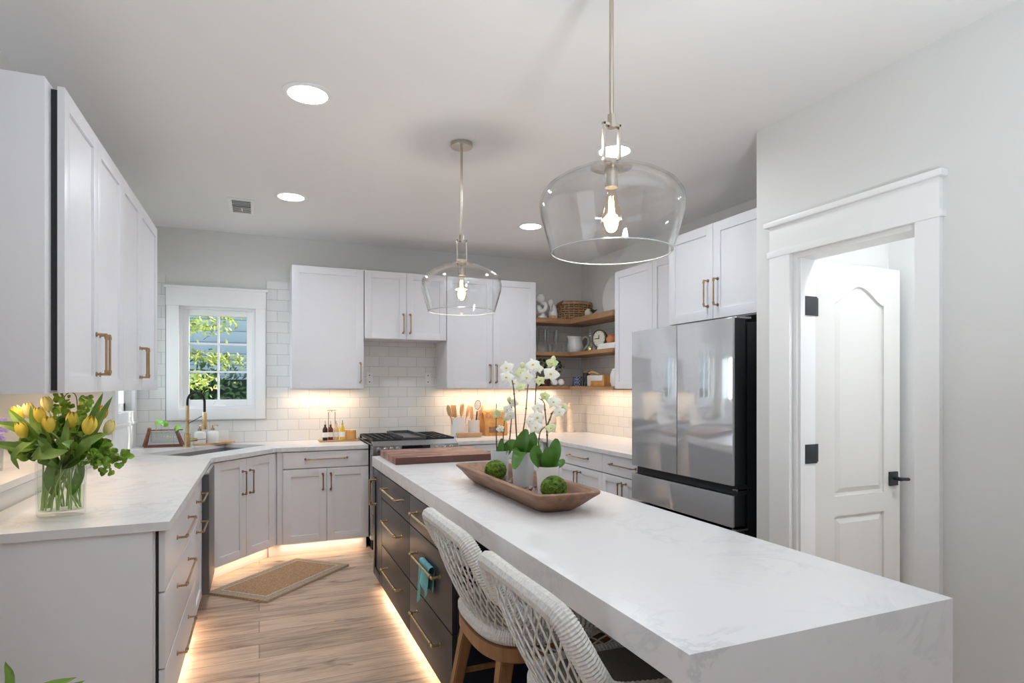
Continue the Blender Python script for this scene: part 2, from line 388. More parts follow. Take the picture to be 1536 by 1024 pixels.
# window over the sink
def window_back():
    t = struct(MB().box((-.60, 5.47, 1.118), (.0, 5.478, 1.12)).build('window_1', M['trim']))
    c = MB()
    c.box((-.682, 5.465, 1.035), (-.593, 5.492, 1.955), .003); c.box((-.03, 5.465, 1.035), (.05, 5.492, 1.955), .003)
    c.box((-.593, 5.465, 1.035), (-.03, 5.492, 1.125), .003); c.box((-.685, 5.463, 1.955), (.053, 5.492, 2.095), .003)
    c.box((-.70, 5.455, 2.095), (.066, 5.5, 2.114), .003); c.build('casing', M['trim'], t)
    f = MB(); a, b, z0, z1 = WIN
    f.box((a, 5.5, z0), (a + .02, 5.6, z1)); f.box((b - .02, 5.5, z0), (b, 5.6, z1)); f.box((a + .02, 5.5, z0), (b - .02, 5.6, z0 + .02)); f.box((a + .02, 5.5, z1 - .02), (b - .02, 5.6, z1))
    f.build('jamb', M['trim'], t)
    s = MB(); a, b, z0, z1 = a + .02, b - .02, z0 + .02, z1 - .02
    for q in (((a, 5.53, z0), (a + .047, 5.57, z1)), ((b - .047, 5.53, z0), (b, 5.57, z1)), ((a + .047, 5.53, z0), (b - .047, 5.57, z0 + .05)), ((a + .047, 5.53, z1 - .05), (b - .047, 5.57, z1))): s.box(*q, .004)
    sash = s.build('sash', M['trim'], t)
    a, b, z0, z1 = a + .047, b - .047, z0 + .05, z1 - .05
    g = MB(); mx = (a + b) / 2
    g.box((mx - .008, 5.535, z0), (mx + .008, 5.565, z1))
    for k in (1, 2):
        zz = z0 + (z1 - z0) * k / 3; g.box((a, 5.537, zz - .007), (b, 5.563, zz + .007))
    g.build('muntin', M['trim'], sash)
    MB().box((a, 5.548, z0), (b, 5.552, z1)).build('pane', M['pane'], sash)
    k = MB(); k.box((-.36, 5.492, 1.137), (-.255, 5.53, 1.152), .005); k.tube([(-.35, 5.50, 1.15), (-.335, 5.49, 1.175), (-.33, 5.485, 1.19)], .006)
    k.build('crank', M['trim'], t)
window_back()
def window_left():
    t = struct(MB().box((-.905, 4.68, 1.02), (-.872, 5.44, 1.045), .004).build('window_2', M['trim']))
    a, b, z0, z1 = W2; c = MB()
    c.box((-.9, a - .09, 1.045), (-.878, a, z1), .003); c.box((-.9, b, 1.045), (-.878, b + .085, z1), .003); c.box((-.9, a - .1, z1), (-.876, b + .095, z1 + .14), .003); c.box((-.9, a, 1.045), (-.878, b, z0), .003)
    c.box((-.9, a - .07, CT + .001), (-.882, b + .08, 1.02), .003)
    c.build('casing', M['trim'], t)
    s = MB()
    for q in (((-1.0, a, z0), (-.94, a + .06, z1)), ((-1.0, b - .06, z0), (-.94, b, z1)), ((-1.0, a, z0), (-.94, b, z0 + .06)), ((-1.0, a, z1 - .06), (-.94, b, z1)), ((-.985, (a + b) / 2 - .009, z0), (-.955, (a + b) / 2 + .009, z1))): s.box(*q, .003)
    s.build('sash', M['trim'], t); MB().box((-.973, a, z0), (-.968, b, z1)).build('pane', M['pane'], t)
window_left()
# door casing, pantry door
cs = MB()
cs.box((2.276, 2.08, 0), (2.3, 2.2, 1.935), .002); cs.box((2.276, 1.41, 0), (2.3, 1.5, 1.935), .002)
cs.box((2.272, 1.398, 1.925), (2.3, 2.212, 1.955), .003); cs.box((2.276, 1.41, 1.955), (2.3, 2.2, 2.07), .002); cs.box((2.258, 1.392, 2.07), (2.3, 2.222, 2.095), .004)
cs.box((2.3, 2.06, 0), (2.42, 2.08, 1.925)); cs.box((2.3, 1.5, 0), (2.42, 1.512, 1.925)); cs.box((2.3, 1.512, 1.905), (2.42, 2.06, 1.925)); cs.box((2.312, 2.047, 0), (2.338, 2.06, 1.905))
struct(cs.build('trim_pantry_door', M['trim']))
def pantry_door():
    y0, y1 = 2.082, 2.117; x0, x1, z1 = 2.437, 3.045, 1.905
    lw = MB()
    def outline(pts_in, arch):
        return pts_in
    # moulded two-panel leaf: slab, then recessed panels framed by sloped moulding
    pu = (2.575, 2.925, .772, 1.715); pl = (2.562, 2.905, .16, .675)
    arch = lambda u: 1.715 + .085 * (math.sin(math.pi * u) ** 1.6)
    xs = [x0, pu[0]] + [pu[0] + (pu[1] - pu[0]) * i / 24 for i in range(1, 24)] + [pu[1], x1]
    lw.box((x0, y0 + .012, 0.01), (x1, y1, z1))
    lw.box((x0, y0, .01), (pu[0], y0 + .0125, z1)); lw.box((pu[1], y0, .01), (x1, y0 + .0125, z1))
    lw.box((pu[0], y0, .675), (pu[1], y0 + .0125, .772)); lw.box((pu[0], y0, .01), (pu[1], y0 + .0125, .16))
    for i in range(24):
        ua, ub = i / 24, (i + 1) / 24; xa, xb = pu[0] + (pu[1] - pu[0]) * ua, pu[0] + (pu[1] - pu[0]) * ub
        za, zb = arch(ua), arch(ub)
        V = [(xa, y0, za), (xb, y0, zb), (xb, y0, z1), (xa, y0, z1), (xa, y0 + .0125, za), (xb, y0 + .0125, zb), (xb, y0 + .0125, z1), (xa, y0 + .0125, z1)]
        lw._add(V, [(0, 1, 2, 3), (4, 7, 6, 5), (0, 4, 5, 1), (3, 2, 6, 7), (0, 3, 7, 4), (1, 5, 6, 2)])
    t = struct(lw.build('door_1', M['doorp'], sharp=25))
    def raised(poly, name):
        n = len(poly(0)); r = [(poly(0), y0 + .0115), (poly(.014), y0 + .0115), (poly(.038), y0 + .002), (poly(.06), y0 + .002)]
        V = []; F = []
        for pl_, y in r: V += [(x, y, z) for x, z in pl_]
        for k in range(3):
            for i in range(n): F.append((k * n + i, k * n + (i + 1) % n, (k + 1) * n + (i + 1) % n, (k + 1) * n + i))
        F.append(tuple(range(3 * n, 4 * n)))
        MB()._add(V, F).build(name, M['doorp'], t, 20)
    def up_(d):
        xa, xb = pu[0] + d, pu[1] - d
        return [(xa, pu[2] + d), (xb, pu[2] + d)] + [(xb + (xa - xb) * k / 24, arch(min(1, max(0, (xb + (xa - xb) * k / 24 - pu[0]) / (pu[1] - pu[0])))) - d) for k in range(25)]
    raised(up_, 'panel')
    raised(lambda d: [(pu[0] + d, pl[2] + d), (pu[1] - d, pl[2] + d), (pu[1] - d, pl[3] - d), (pu[0] + d, pl[3] - d)], 'panel')
    h = MB(); h.box((2.958, y0 - .012, .80), (3.018, y0, .872), .004); h.tube([(2.988, y0 - .012, .838), (2.988, y0 - .05, .838)], .01); h.tube([(2.975, y0 - .05, .838), (3.0, y0 - .052, .838), (3.04, y0 - .05, .835)], .0085)
    h.build('handle', M['black'], t)
    for zc in (1.685, .99):
        g = MB(); g.box((2.345, 2.054, zc - .045), (2.424, 2.0595, zc + .045), .002); g.tube([(2.429, 2.066, zc - .045), (2.429, 2.066, zc + .045)], .0075); g.box((2.4335, 2.076, zc - .043), (2.4365, 2.116, zc + .043), .001)
        g.box((2.437, 2.0785, zc - .043), (2.462, 2.0815, zc + .043), .001)
        g.build('hinge', M['black'], t)
pantry_door()
struct(MB().box((2.284, -3.5, 0), (2.3, 1.41, .1), .004).build('baseboard_right', M['trim']))

# ------------------------------------------------------------------ outdoors beyond the windows
MBg = MB().box((-9, 5.7, -.6), (9, 16, -.5)); struct(MBg.build('lawn', M['grass']))
hb = thing('neighbour_house', 'blue-grey clapboard house wall seen through the sink window', 'house', (-.5, 11.5, -.5))
MB().box((-7, 11.5, -.5), (5, 11.8, 6)).build('siding_wall', M['siding'], hb)
hr = MB(); hr._add([(-7.4, 11, 5.8), (5.4, 11, 5.8), (5.4, 13, 7.6), (-7.4, 13, 7.6), (-7.4, 11, 6), (5.4, 11, 6), (5.4, 13, 7.8), (-7.4, 13, 7.8)], [(0, 1, 2, 3), (4, 7, 6, 5), (0, 4, 5, 1), (3, 2, 6, 7), (0, 3, 7, 4), (1, 5, 6, 2)])
hr.build('roof', M['black'], hb)
def scatter_leaves(mb, cs, n, size, rng, flat=(1, 1, 1)):
    for _ in range(n):
        c, r = cs[rng.randrange(len(cs))]
        d = Vector((rng.gauss(0, 1) * flat[0], rng.gauss(0, 1) * flat[1], rng.gauss(0, 1) * flat[2])) * r * .55
        p = Vector(c) + d; q = Vector((rng.uniform(-1, 1), rng.uniform(-1, 1), rng.uniform(-1, 1))).normalized()
        s2 = q.orthogonal().normalized(); k = size * rng.uniform(.6, 1.3)
        mb._add([p - q * k, p + s2 * k * .45, p + q * k, p - s2 * k * .45], [(0, 1, 2, 3)])
rng = random.Random(3)
hd = thing('hedge', 'dark green hedge below the neighbouring wall outside the sink window', 'hedge', (-.7, 9.2, -.5))
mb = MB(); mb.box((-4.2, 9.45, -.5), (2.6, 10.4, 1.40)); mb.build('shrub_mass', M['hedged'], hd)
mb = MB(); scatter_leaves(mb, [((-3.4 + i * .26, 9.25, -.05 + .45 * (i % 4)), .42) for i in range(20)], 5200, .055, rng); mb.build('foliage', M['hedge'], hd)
sh = thing('sunlit_shrub', 'bright green low shrub at the foot of the hedge outdoors', 'shrub', (-.7, 8.1, -.5))
mb = MB(); scatter_leaves(mb, [((-1.5 + i * .13, 8.1, .62 + .2 * math.sin(i * 2.1)), .22) for i in range(13)], 1000, .04, rng); mb.build('foliage', M['green'], sh)
mb = MB()
for i in range(9): mb.tube([(-1.4 + i * .2, 8.1, -.5), (-1.45 + i * .2, 8.1, .6)], .008, 5)
mb.build('stem', M['twig'], sh)
tr = thing('yellow_leaved_tree', 'small tree with yellow-green leaves outside the sink window', 'tree', (-2.0, 8.0, -.5))
mb = MB(); mb.tube(spline([(-2.05, 8, -.5), (-2.0, 8, 1.2), (-1.9, 8.05, 3.2)], 10), [.09 - .006 * i for i in range(11)], 8); mb.build('trunk', M['twig'], tr)
BR = [((-2.0, 8, 1.3), (-1.4, 7.9, 1.45), (-.55, 7.8, 1.38)), ((-2, 8, 1.9), (-1.3, 7.9, 2.1), (-.5, 7.9, 2.0)), ((-1.95, 8, 2.4), (-1.2, 8, 2.55), (-.3, 8, 2.1)), ((-1.95, 8, 1.6), (-1.2, 8.2, 1.75), (-.2, 8.3, 1.62)), ((-2, 8, 1.1), (-1.6, 8.1, 1.5), (-1.05, 8.1, 1.8)), ((-1.9, 8, 2.8), (-1.1, 8, 2.75), (-.1, 8, 2.35))]
cl = []
for b in BR:
    q = spline(b, 14); m_ = MB(); m_.tube(q, [.02 - .0011 * i for i in range(15)], 5); m_.build('branch', M['twig'], tr)
    cl += [(p + Vector((0, 0, -.02)), .13) for p in q[4:]]
mb = MB(); scatter_leaves(mb, cl, 3000, .034, rng, (1.3, 1, .7)); mb.build('foliage', M['gold'], tr)

# ------------------------------------------------------------------ cabinets
def frame(O, u, n):
    u = Vector(u).normalized(); n = Vector(n).normalized(); z = Vector((0, 0, 1)); m = Matrix.Identity(4)
    for i in range(3): m[i][0] = u[i]; m[i][1] = n[i]; m[i][2] = z[i]; m[i][3] = O[i]
    return m
def pull(parent, F, a, b, m='brass', n0=.02, out=.034, r=.0046):
    (ua, za), (ub, zb) = a, b; h = MB(F)
    d = Vector((ub - ua, 0, zb - za)); L = d.length; d.normalize()
    for (u, z) in (a, b):
        h.tube([(u, n0, z), (u, n0 + .004, z)], .0095, 12); h.tube([(u, n0, z), (u, n0 + out, z)], r * 1.0, 10); h.ico((u, n0 + out, z), r * 1.25, 1)
    A = Vector((ua, n0 + out, za)); B = Vector((ub, n0 + out, zb))
    h.tube([A, B], r, 10)
    for k in (.07, .93): c = A.lerp(B, k); h.tube([c - d * .006, c + d * .006], r * 1.5, 10)
    return h.build('handle', M[m], parent)
def shaker(parent, F, w, h, name='door', m='cab', rail=.058, u0=0, z0=0, slab=False):
    d = MB(F); g = .0015
    a, b, c, e = u0 + g, u0 + w - g, z0 + g, z0 + h - g
    if slab: d.box((a, 0, c), (b, .02, e), .0015)
    else:
        d.box((a, 0, c), (a + rail, .02, e), .0012); d.box((b - rail, 0, c), (b, .02, e), .0012)
        d.box((a + rail, 0, c), (b - rail, .02, c + rail), .0012); d.box((a + rail, 0, e - rail), (b - rail, .02, e), .0012)
        d.box((a + rail - .004, 0, c + rail - .004), (b - rail + .004, .011, e - rail + .004))
    return d.build(name, M[m], parent)
UB, UT = 1.285, 2.285
# left wall cabinets (face +X)
FX = -.605; lef = [2.371, 2.812, 3.276, 3.736, 4.307]
for k, (i, lab) in enumerate(((0, 'pale grey wall cabinet nearest the camera, above the tulip vase'), (2, 'pale grey left wall cabinet, the further one toward the sink window'))):
    y0, y1 = lef[i], lef[i + 2]
    t = thing('wall_cabinet', lab, 'cabinet', (-.75, (y0 + y1) / 2, UB), 'wall cabinets on the left wall')
    b = MB(); b.box((-.9, y0 - (.055 if i == 0 else 0), UB), (FX - .018, y1, UT), .001); b.build('body', M['cab'], t)
    if i == 0:
        MB().box((FX - .018, y0 + .006, UB + .01), (FX, y1, UT - .012)).build('reveal', M['reveal'], t)
    else: MB().box((FX - .018, y0, UB + .01), (FX, y1 - .004, UT - .012)).build('reveal', M['reveal'], t)
    F = frame((FX, y1, UB), (0, -1, 0), (1, 0, 0))
    for j in (0, 1):
        w = lef[i + j + 1] - lef[i + j]; u = y1 - lef[i + j + 1]
        d = shaker(t, F, w, UT - UB, u0=u)
        uh = (u + .03) if j == 0 else (u + w - .03)
        pull(d, F, (uh, .07), (uh, .225))
# back wall cabinets (face -Y)
FY = 5.16
def up_back(name, lab, xs, zb, hand, side_to=None):
    t = thing(name, lab, 'cabinet', ((xs[0] + xs[-1]) / 2, 5.3, zb), 'wall cabinets on the tiled back wall')
    MB().box((xs[0] + .002, FY + .002, zb), (xs[-1] - .002, 5.49, UT), .001).build('body', M['cab'], t)
    F = frame((xs[-1], FY, zb), (-1, 0, 0), (0, -1, 0))
    for i in range(len(xs) - 1):
        u = xs[-1] - xs[i + 1]; w = xs[i + 1] - xs[i]; d = shaker(t, F, w, UT - zb, u0=u)
        uh = u + (.03 if hand[i] == 'r' else w - .03)
        pull(d, F, (uh, .055), (uh, .215))
    return t
up_back('wall_cabinet', 'single-door pale grey wall cabinet right of the sink window', [.24, .811], UB, 'r')
up_back('wall_cabinet', 'short pale grey wall cabinet centred above the gas range', [.815, 1.174, 1.531], 1.71, 'rl')
up_back('wall_cabinet', 'two-door pale grey wall cabinet beside the open corner shelves', [1.535, 1.972, 2.408], UB, 'rl')
# right wall cabinet (faces -X)
t = thing('wall_cabinet', 'tall pale grey wall cabinet between corner shelves and refrigerator', 'cabinet', (2.95, 3.9, UB))
MB().box((2.84, 3.345, UB), (3.09, 4.424, UT), .001).build('body', M['cab'], t)
F = frame((2.84, 3.345, UB), (0, 1, 0), (-1, 0, 0))
shaker(t, F, .545, UT - UB, u0=0); d = shaker(t, F, .534, UT - UB, u0=.545); pull(d, F, (.575, .06), (.575, .2))
t = thing('wall_cabinet', 'deep two-door pale grey cabinet above the refrigerator', 'cabinet', (2.8, 2.85, 1.71))
MB().box((2.527, 2.33, 1.705), (3.1, 3.3, UT), .001).build('body', M['cab'], t)
F = frame((2.525, 2.345, 1.71), (0, 1, 0), (-1, 0, 0))
d = shaker(t, F, .507, .575); pull(d, F, (.507 - .042, .08), (.507 - .042, .235)); d = shaker(t, F, .42, .575, u0=.507); pull(d, F, (.507 + .042, .08), (.507 + .042, .235))
# base cabinets
BZ = .102; BT = CT - .031
def toe(t, a, b):
    MB().box(a, b).build('toe_kick', M['trim'], t)
# left drawers
t = thing('base_cabinet', 'three-drawer pale grey base cabinet at the near left end', 'cabinet', (-.6, 2.95, 0), 'base cabinets on the left wall')
MB().box((-.89, 2.42, BZ), (-.335, 3.49, BT)).build('body', M['cab'], t)
p = MB(); p.box((-.893, 2.4, 0), (-.34, 2.4195, BT), .001); p.build('end_panel', M['cab'], t)
MB().box((-.334, 2.428, BZ + .004), (-.325, 3.486, BT - .004)).build('reveal', M['reveal'], t)
toe(t, (-.85, 2.44, 0), (-.39, 3.49, BZ))
F = frame((-.325, 3.49, 0), (0, -1, 0), (1, 0, 0))
for z0, z1, zp in ((.585, .802, .70), (.315, .582, .505), (BZ, .312, .235)):
    d = shaker(t, F, 1.068, z1 - z0, 'drawer', z0=z0, slab=True); pull(d, F, (.33, zp), (.74, zp))
t = thing('base_cabinet', 'narrow pale grey base cabinet between left drawers and dishwasher', 'cabinet', (-.6, 3.7, 0), 'base cabinets on the left wall')
MB().box((-.89, 3.492, BZ), (-.328, 3.888, BT)).build('body', M['cab'], t); toe(t, (-.85, 3.492, 0), (-.39, 3.888, BZ))
F = frame((-.325, 3.888, 0), (0, -1, 0), (1, 0, 0))
d = shaker(t, F, .396, .217, 'drawer', z0=.585, slab=True); pull(d, F, (.06, .70), (.336, .70))
d = shaker(t, F, .396, .482, 'door', z0=BZ, rail=.05); pull(d, F, (.06, .54), (.336, .54))
t = thing('dishwasher', 'dark stainless dishwasher beside the diagonal sink cabinet', 'dishwasher', (-.6, 4.1, 0))
MB().box((-.86, 3.895, .02), (-.33, 4.345, .8)).build('body', M['steeld'], t)
MB().box((-.33, 3.893, .1), (-.268, 4.345, .795), .003).build('door', M['steeld'], t); MB().box((-.325, 3.897, .7955), (-.272, 4.34, .806), .001).build('control_strip', M['steel'], t)
# diagonal sink cabinet
A = Vector((-.318, 4.40, 0)); B = Vector((.118, 4.918, 0)); ud = (A - B).normalized(); nd = Vector((.518, -.436, 0)).normalized()
wd = (A - B).length
t = thing('sink_cabinet', 'diagonal two-door pale grey sink cabinet behind the jute rug', 'cabinet', (-.2, 4.75, 0))
ins = lambda p, d: p - nd * d
pa, pb = ins(A, .002), ins(B, .002)
b = MB(); b.prism([(pa.x, pa.y), (pb.x, pb.y), (pb.x, 5.47), (-.87, 5.47), (-.87, pa.y)], BZ, .50); 
b.prism([(pa.x, pa.y), (pb.x, pb.y), (pb.x - nd.x * .018, pb.y - nd.y * .018), (pa.x - nd.x * .018, pa.y - nd.y * .018)], .5, BT)
b.build('body', M['cab'], t)
qa, qb = ins(A, .075), ins(B, .075)
MB().prism([(qa.x, qa.y), (qb.x, qb.y), (qb.x, 5.4), (-.8, 5.4), (-.8, qa.y)], 0, BZ).build('toe_kick', M['trim'], t)
F = frame(B, ud, nd); st = .04; w = (wd - 2 * st) / 2
for k in (0, 1):
    d = shaker(t, F, w, BT - BZ - .008, u0=st + k * w, z0=BZ)
    uh = st + w + (.036 if k else -.036); pull(d, F, (uh, .55), (uh, .71))
MB(F).box((0, 0, BZ), (st, .012, BT)).box((wd - st, 0, BZ), (wd, .012, BT)).build('stile', M['cab'], t)
# back base cabinets
FB = 4.90
t = thing('base_cabinet', 'pale grey base cabinet with one drawer left of the range', 'cabinet', (.48, 5.15, 0))
MB().box((.124, FB + .002, BZ), (.806, 5.48, BT)).build('body', M['cab'], t); toe(t, (.064, FB + .055, 0), (.80, 5.4, BZ))
F = frame((.808, FB, 0), (-1, 0, 0), (0, -1, 0))
d = shaker(t, F, .644, .127, 'drawer', z0=.675, slab=True); pull(d, F, (.17, .745), (.48, .745))
for k in (0, 1):
    d = shaker(t, F, .322, .568, u0=.322 * k, z0=BZ); uh = .322 + (.03 if k else -.03); pull(d, F, (uh, .505), (uh, .625))
sb = MB(); sb.box((.124, FB - .012, BZ), (.162, FB + .01, BT)); sb.build('filler', M['cab'], t)
t = thing('base_cabinet', 'pale grey base cabinet right of the range, behind the orchids', 'cabinet', (1.95, 5.15, 0))
MB().box((1.512, FB + .002, BZ), (3.08, 5.48, BT)).build('body', M['cab'], t); toe(t, (1.52, FB + .075, 0), (2.5, 5.4, BZ))
F = frame((2.36, FB, 0), (-1, 0, 0), (0, -1, 0))
d = shaker(t, F, .84, .127, 'drawer', z0=.675, slab=True); pull(d, F, (.26, .745), (.58, .745))
for k in (0, 1):
    d = shaker(t, F, .42, .568, u0=.42 * k, z0=BZ); uh = .42 + (.03 if k else -.03); pull(d, F, (uh, .505), (uh, .625))
# right base cabinets (face -X)
RX = 2.385
for y0, y1, lab in ((3.886, 4.86, 'pale grey base cabinet under the corner shelves on the right wall'), (3.305, 3.884, 'pale grey base cabinet immediately left of the refrigerator')):
    t = thing('base_cabinet', lab, 'cabinet', (2.7, (y0 + y1) / 2, 0), 'base cabinets on the right wall')
    MB().box((RX + .002, y0, BZ), (3.08, y1, BT)).build('body', M['cab'], t); toe(t, (RX + .075, y0, 0), (3.0, y1, BZ))
    MB().box((RX, y0 + .003, BZ + .003), (RX + .0019, min(y1, 4.6), BT - .003)).build('reveal', M['reveal'], t)
    ye = min(y1, 4.592); F = frame((RX, y0, 0), (0, 1, 0), (-1, 0, 0)); w = ye - y0
    d = shaker(t, F, w, .14, 'drawer', z0=.665, slab=True); pull(d, F, (w / 2 - .15, .742), (w / 2 + .15, .742))
    for k in (0, 1):
        d = shaker(t, F, w / 2, .558, u0=w / 2 * k, z0=BZ, rail=.05); uh = w / 2 + (.028 if k else -.028); pull(d, F, (uh, .5), (uh, .62))
# worktops
def slab_with_hole(poly, hole, z0, z1):
    bm = bmesh.new(); ed = []
    for lp in [poly] + ([hole] if hole else []):
        vs = [bm.verts.new((x, y, z0)) for x, y in lp]; ed += [bm.edges.new((vs[i], vs[(i + 1) % len(vs)])) for i in range(len(vs))]
    bmesh.ops.triangle_fill(bm, edges=ed, use_beauty=True)
    g = bmesh.ops.extrude_face_region(bm, geom=bm.faces[:]); bmesh.ops.translate(bm, vec=(0, 0, z1 - z0), verts=[v for v in g['geom'] if isinstance(v, bmesh.types.BMVert)])
    m = MB(); m.bm.free(); m.bm = bm; return m
e1 = Vector((-.435, 4.545)); sdir = Vector((.49, .63)).normalized(); sper = Vector((-sdir.y, sdir.x))
SK = [e1, e1 + sdir * .80, e1 + sdir * .80 + sper * .40, e1 + sper * .40]
LT = [(-.893, 2.385), (-.287, 2.385), (-.287, 4.365), (.118, 4.868), (.803, 4.868), (.803, 5.489), (-.899, 5.489), (-.899, 4.46), (-.893, 4.46)]
o = slab_with_hole(LT, [tuple(p) for p in SK], CT - .03, CT).build('worktop', M['quartz']); tag(o, 'white quartz worktop running along left wall and under sink window', 'worktop')
RT = [(1.512, 4.868), (2.345, 4.868), (2.345, 3.302), (3.09, 3.302), (3.09, 5.489), (1.512, 5.489)]
o = slab_with_hole(RT, None, CT - .03, CT).build('worktop', M['quartz']); tag(o, 'white quartz worktop in the right corner beneath the open shelves', 'worktop')
# sink
sc_ = sum(SK, Vector((0, 0))) / 4; grow = lambda k: [tuple(sc_ + (p - sc_) * k) for p in SK]
t = MB(); o1, i1, fl = grow(1.03), grow(.995), grow(.95); zt = CT - .0305; V = [(x, y, zt) for x, y in o1] + [(x, y, zt) for x, y in i1] + [(x, y, zt - .2) for x, y in fl] + [(x, y, zt - .21) for x, y in grow(.98)]
t._add(V, [(i, (i + 1) % 4, 4 + (i + 1) % 4, 4 + i) for i in range(4)] + [(4 + i, 4 + (i + 1) % 4, 8 + (i + 1) % 4, 8 + i) for i in range(4)] + [(8, 9, 10, 11)] + [(i, 12 + i, 12 + (i + 1) % 4, (i + 1) % 4) for i in range(4)] + [(12, 15, 14, 13)])
o = t.build('kitchen_sink', plain('grey_granite_sink', (.22, .22, .23), .5)); tag(o, 'dark grey undermount sink set diagonally below the brass faucet', 'sink')
dr = MB(); dr.lathe([(.0, 0), (.04, 0), (.04, .006), (.0, .006)], (sc_.x, sc_.y, zt - .2), 20, cap=False); dr.build('drain', M['steel'], o)

# ------------------------------------------------------------------ island
IX = .715
t = thing('kitchen_island', 'dark navy kitchen island cabinet with brass drawer pulls', 'island', (1.0, 3.0, 0))
MB().box((IX + .002, 2.25, .07), (1.385, 4.03, CT - .066)).build('body', M['navy'], t)
MB().box((IX + .07, 2.3, 0), (1.3, 3.98, .07)).build('toe_kick', M['navy'], t)
kp = MB(); kp.box((1.15, .92, .0), (1.385, 2.249, CT - .066)); kp.box((IX + .03, 2.238, .0), (1.15, 2.249, CT - .066), .001)
for ya, yb in ((.97, 1.58), (1.60, 2.21)):
    F = frame((1.15, ya, .1), (0, 1, 0), (-1, 0, 0)); shaker(t, F, yb - ya, .62, 'panel', 'navyp', .07)
kp.build('knee_wall', M['navyp'], t)
MB().box((.755, .897, 0), (1.37, .915, CT - .066), .001).build('end_panel', M['navyp'], t)
MB().box((IX, 2.257, .085), (IX + .0019, 4.02, CT - .068)).build('reveal', M['reveal'], t)
F = frame((IX, 2.256, 0), (0, 1, 0), (-1, 0, 0)); b1, b2 = 2.975 - 2.256, 3.717 - 2.256
for u0, u1 in ((0, b1), (b1, b2)):
    for z0, z1, zp in ((.620, .770, .705), (.336, .617, .515), (.075, .333, .235)):
        d = shaker(t, F, u1 - u0, z1 - z0, 'drawer', 'navy', u0=u0, z0=z0, slab=True)
        uc = (u0 + u1) / 2; pull(d, F, (uc - .20, zp), (uc + .20, zp), 'brassl', r=.006, out=.038)
d = shaker(t, F, .30, .695, 'pull_out_panel', 'navy', .05, u0=b2, z0=.075); pull(d, F, (b2 + .19, .55), (b2 + .19, .705), 'brassl', r=.006, out=.04)
w_ = MB(); yz = [(.85, 0), (.85, CT), (4.07, CT), (4.07, CT - .065), (.896, CT - .065), (.896, 0)]
w_._add([(x, y, z) for x in (.695, 1.42) for y, z in yz], [(5, 4, 3, 2, 1, 0), (6, 7, 8, 9, 10, 11)] + [(i, (i + 1) % 6, 6 + (i + 1) % 6, 6 + i) for i in range(6)])
bmesh.ops.bevel(w_.bm, geom=w_.bm.edges[:], offset=.0025, segments=2, profile=.7, affect='EDGES')
o = w_.build('island_worktop', M['quartz']); tag(o, 'long white quartz island worktop with a waterfall end', 'worktop')

# ------------------------------------------------------------------ gas range
t = thing('gas_range', 'stainless gas range with black grates beyond the island', 'range', (1.16, 5.1, 0))
MB().box((.815, 4.80, .09), (1.505, 5.48, .838), .002).build('body', M['steel'], t); MB().box((.83, 4.86, 0), (1.49, 5.4, .09)).build('base', M['black'], t)
MB().box((.818, 4.765, .30), (1.502, 4.80, .745), .003).build('oven_door', M['steel'], t)
MB().box((.818, 4.77, .1), (1.502, 4.80, .295), .003).build('bottom_drawer', M['steel'], t)
h = MB(); h.tube([(.86, 4.715, .70), (1.46, 4.715, .70)], .013, 12)
for x in (.9, 1.42): h.tube([(x, 4.77, .70), (x, 4.715, .70)], .009)
h.build('handle', M['steel'], t)
cp = MB(); cp._add([(x, y, z) for x in (.815, 1.505) for y, z in ((4.72, .765), (4.72, .84), (4.78, .872), (4.80, .765))], [(0, 1, 5, 4), (1, 2, 6, 5), (2, 3, 7, 6), (3, 0, 4, 7), (0, 3, 2, 1), (4, 5, 6, 7)])
cp.build('control_panel', M['steel'], t)
MB().box((1.04, 4.717, .785), (1.27, 4.721, .835)).build('display', M['blackgl'], t)
for x in (.86, .91, .96, 1.01, 1.33, 1.39, 1.45):
    k = MB(); k.lathe([(.019, 0), (.021, .012), (.017, .03), (.0, .031)], (0, 0, 0), 16)
    for v in k.bm.verts: v.co = Vector((x + v.co.x, 4.72 - v.co.z, .808 + v.co.y))
    k.build('knob', M['steel'], t)
MB().box((.812, 4.76, .838), (1.508, 5.47, .856), .003).build('cooktop', M['blackgl'], t)
for x0, x1 in ((.83, 1.045), (1.275, 1.49)):
    g = MB()
    for i in range(5): x = x0 + (x1 - x0) * i / 4; g.box((x - .006, 4.80, .87), (x + .006, 5.44, .886), .002)
    for i in range(6): y = 4.805 + .126 * i; g.box((x0 - .006, y - .006, .87), (x1 + .006, y + .006, .886), .002)
    for x in (x0, x1):
        for y in (4.81, 5.43): g.box((x - .008, y - .008, .856), (x + .008, y + .008, .872))
    g.build('grate', M['iron'], t)
    for y in (4.96, 5.28): MB().lathe([(.045, 0), (.045, .008), (.03, .012), (.0, .012)], ((x0 + x1) / 2, y, .856), 20).build('burner', M['iron'], t)
gp = MB(); gp.box((1.06, 4.80, .872), (1.26, 5.44, .884), .003); gp.box((1.06, 4.80, .884), (1.07, 5.44, .905)); gp.box((1.25, 4.80, .884), (1.26, 5.44, .905)); gp.box((1.07, 5.43, .884), (1.25, 5.44, .905)); gp.box((1.07, 4.80, .884), (1.25, 4.81, .892))
gp.box((1.075, 4.82, .856), (1.09, 5.42, .872)); gp.box((1.23, 4.82, .856), (1.245, 5.42, .872)); gp.build('griddle', plain('griddle_grey', (.06, .065, .07), .35), t)
# wall plates behind the range
for x in (.915, 1.455):
    o = MB().box((x - .028, 5.484, 1.325), (x + .028, 5.49, 1.43), .002).build('wall_plate', M['ceramic'])
    tag(o, 'small white wall plate on tile behind range, ' + ('left side' if x < 1 else 'right side'), 'wall plate', 'wall plates behind the range')
    s = MB()
    for z in (1.345, 1.405): s.ico((x, 5.483, z), .006, 1)
    s.build('screw', M['black'], o)

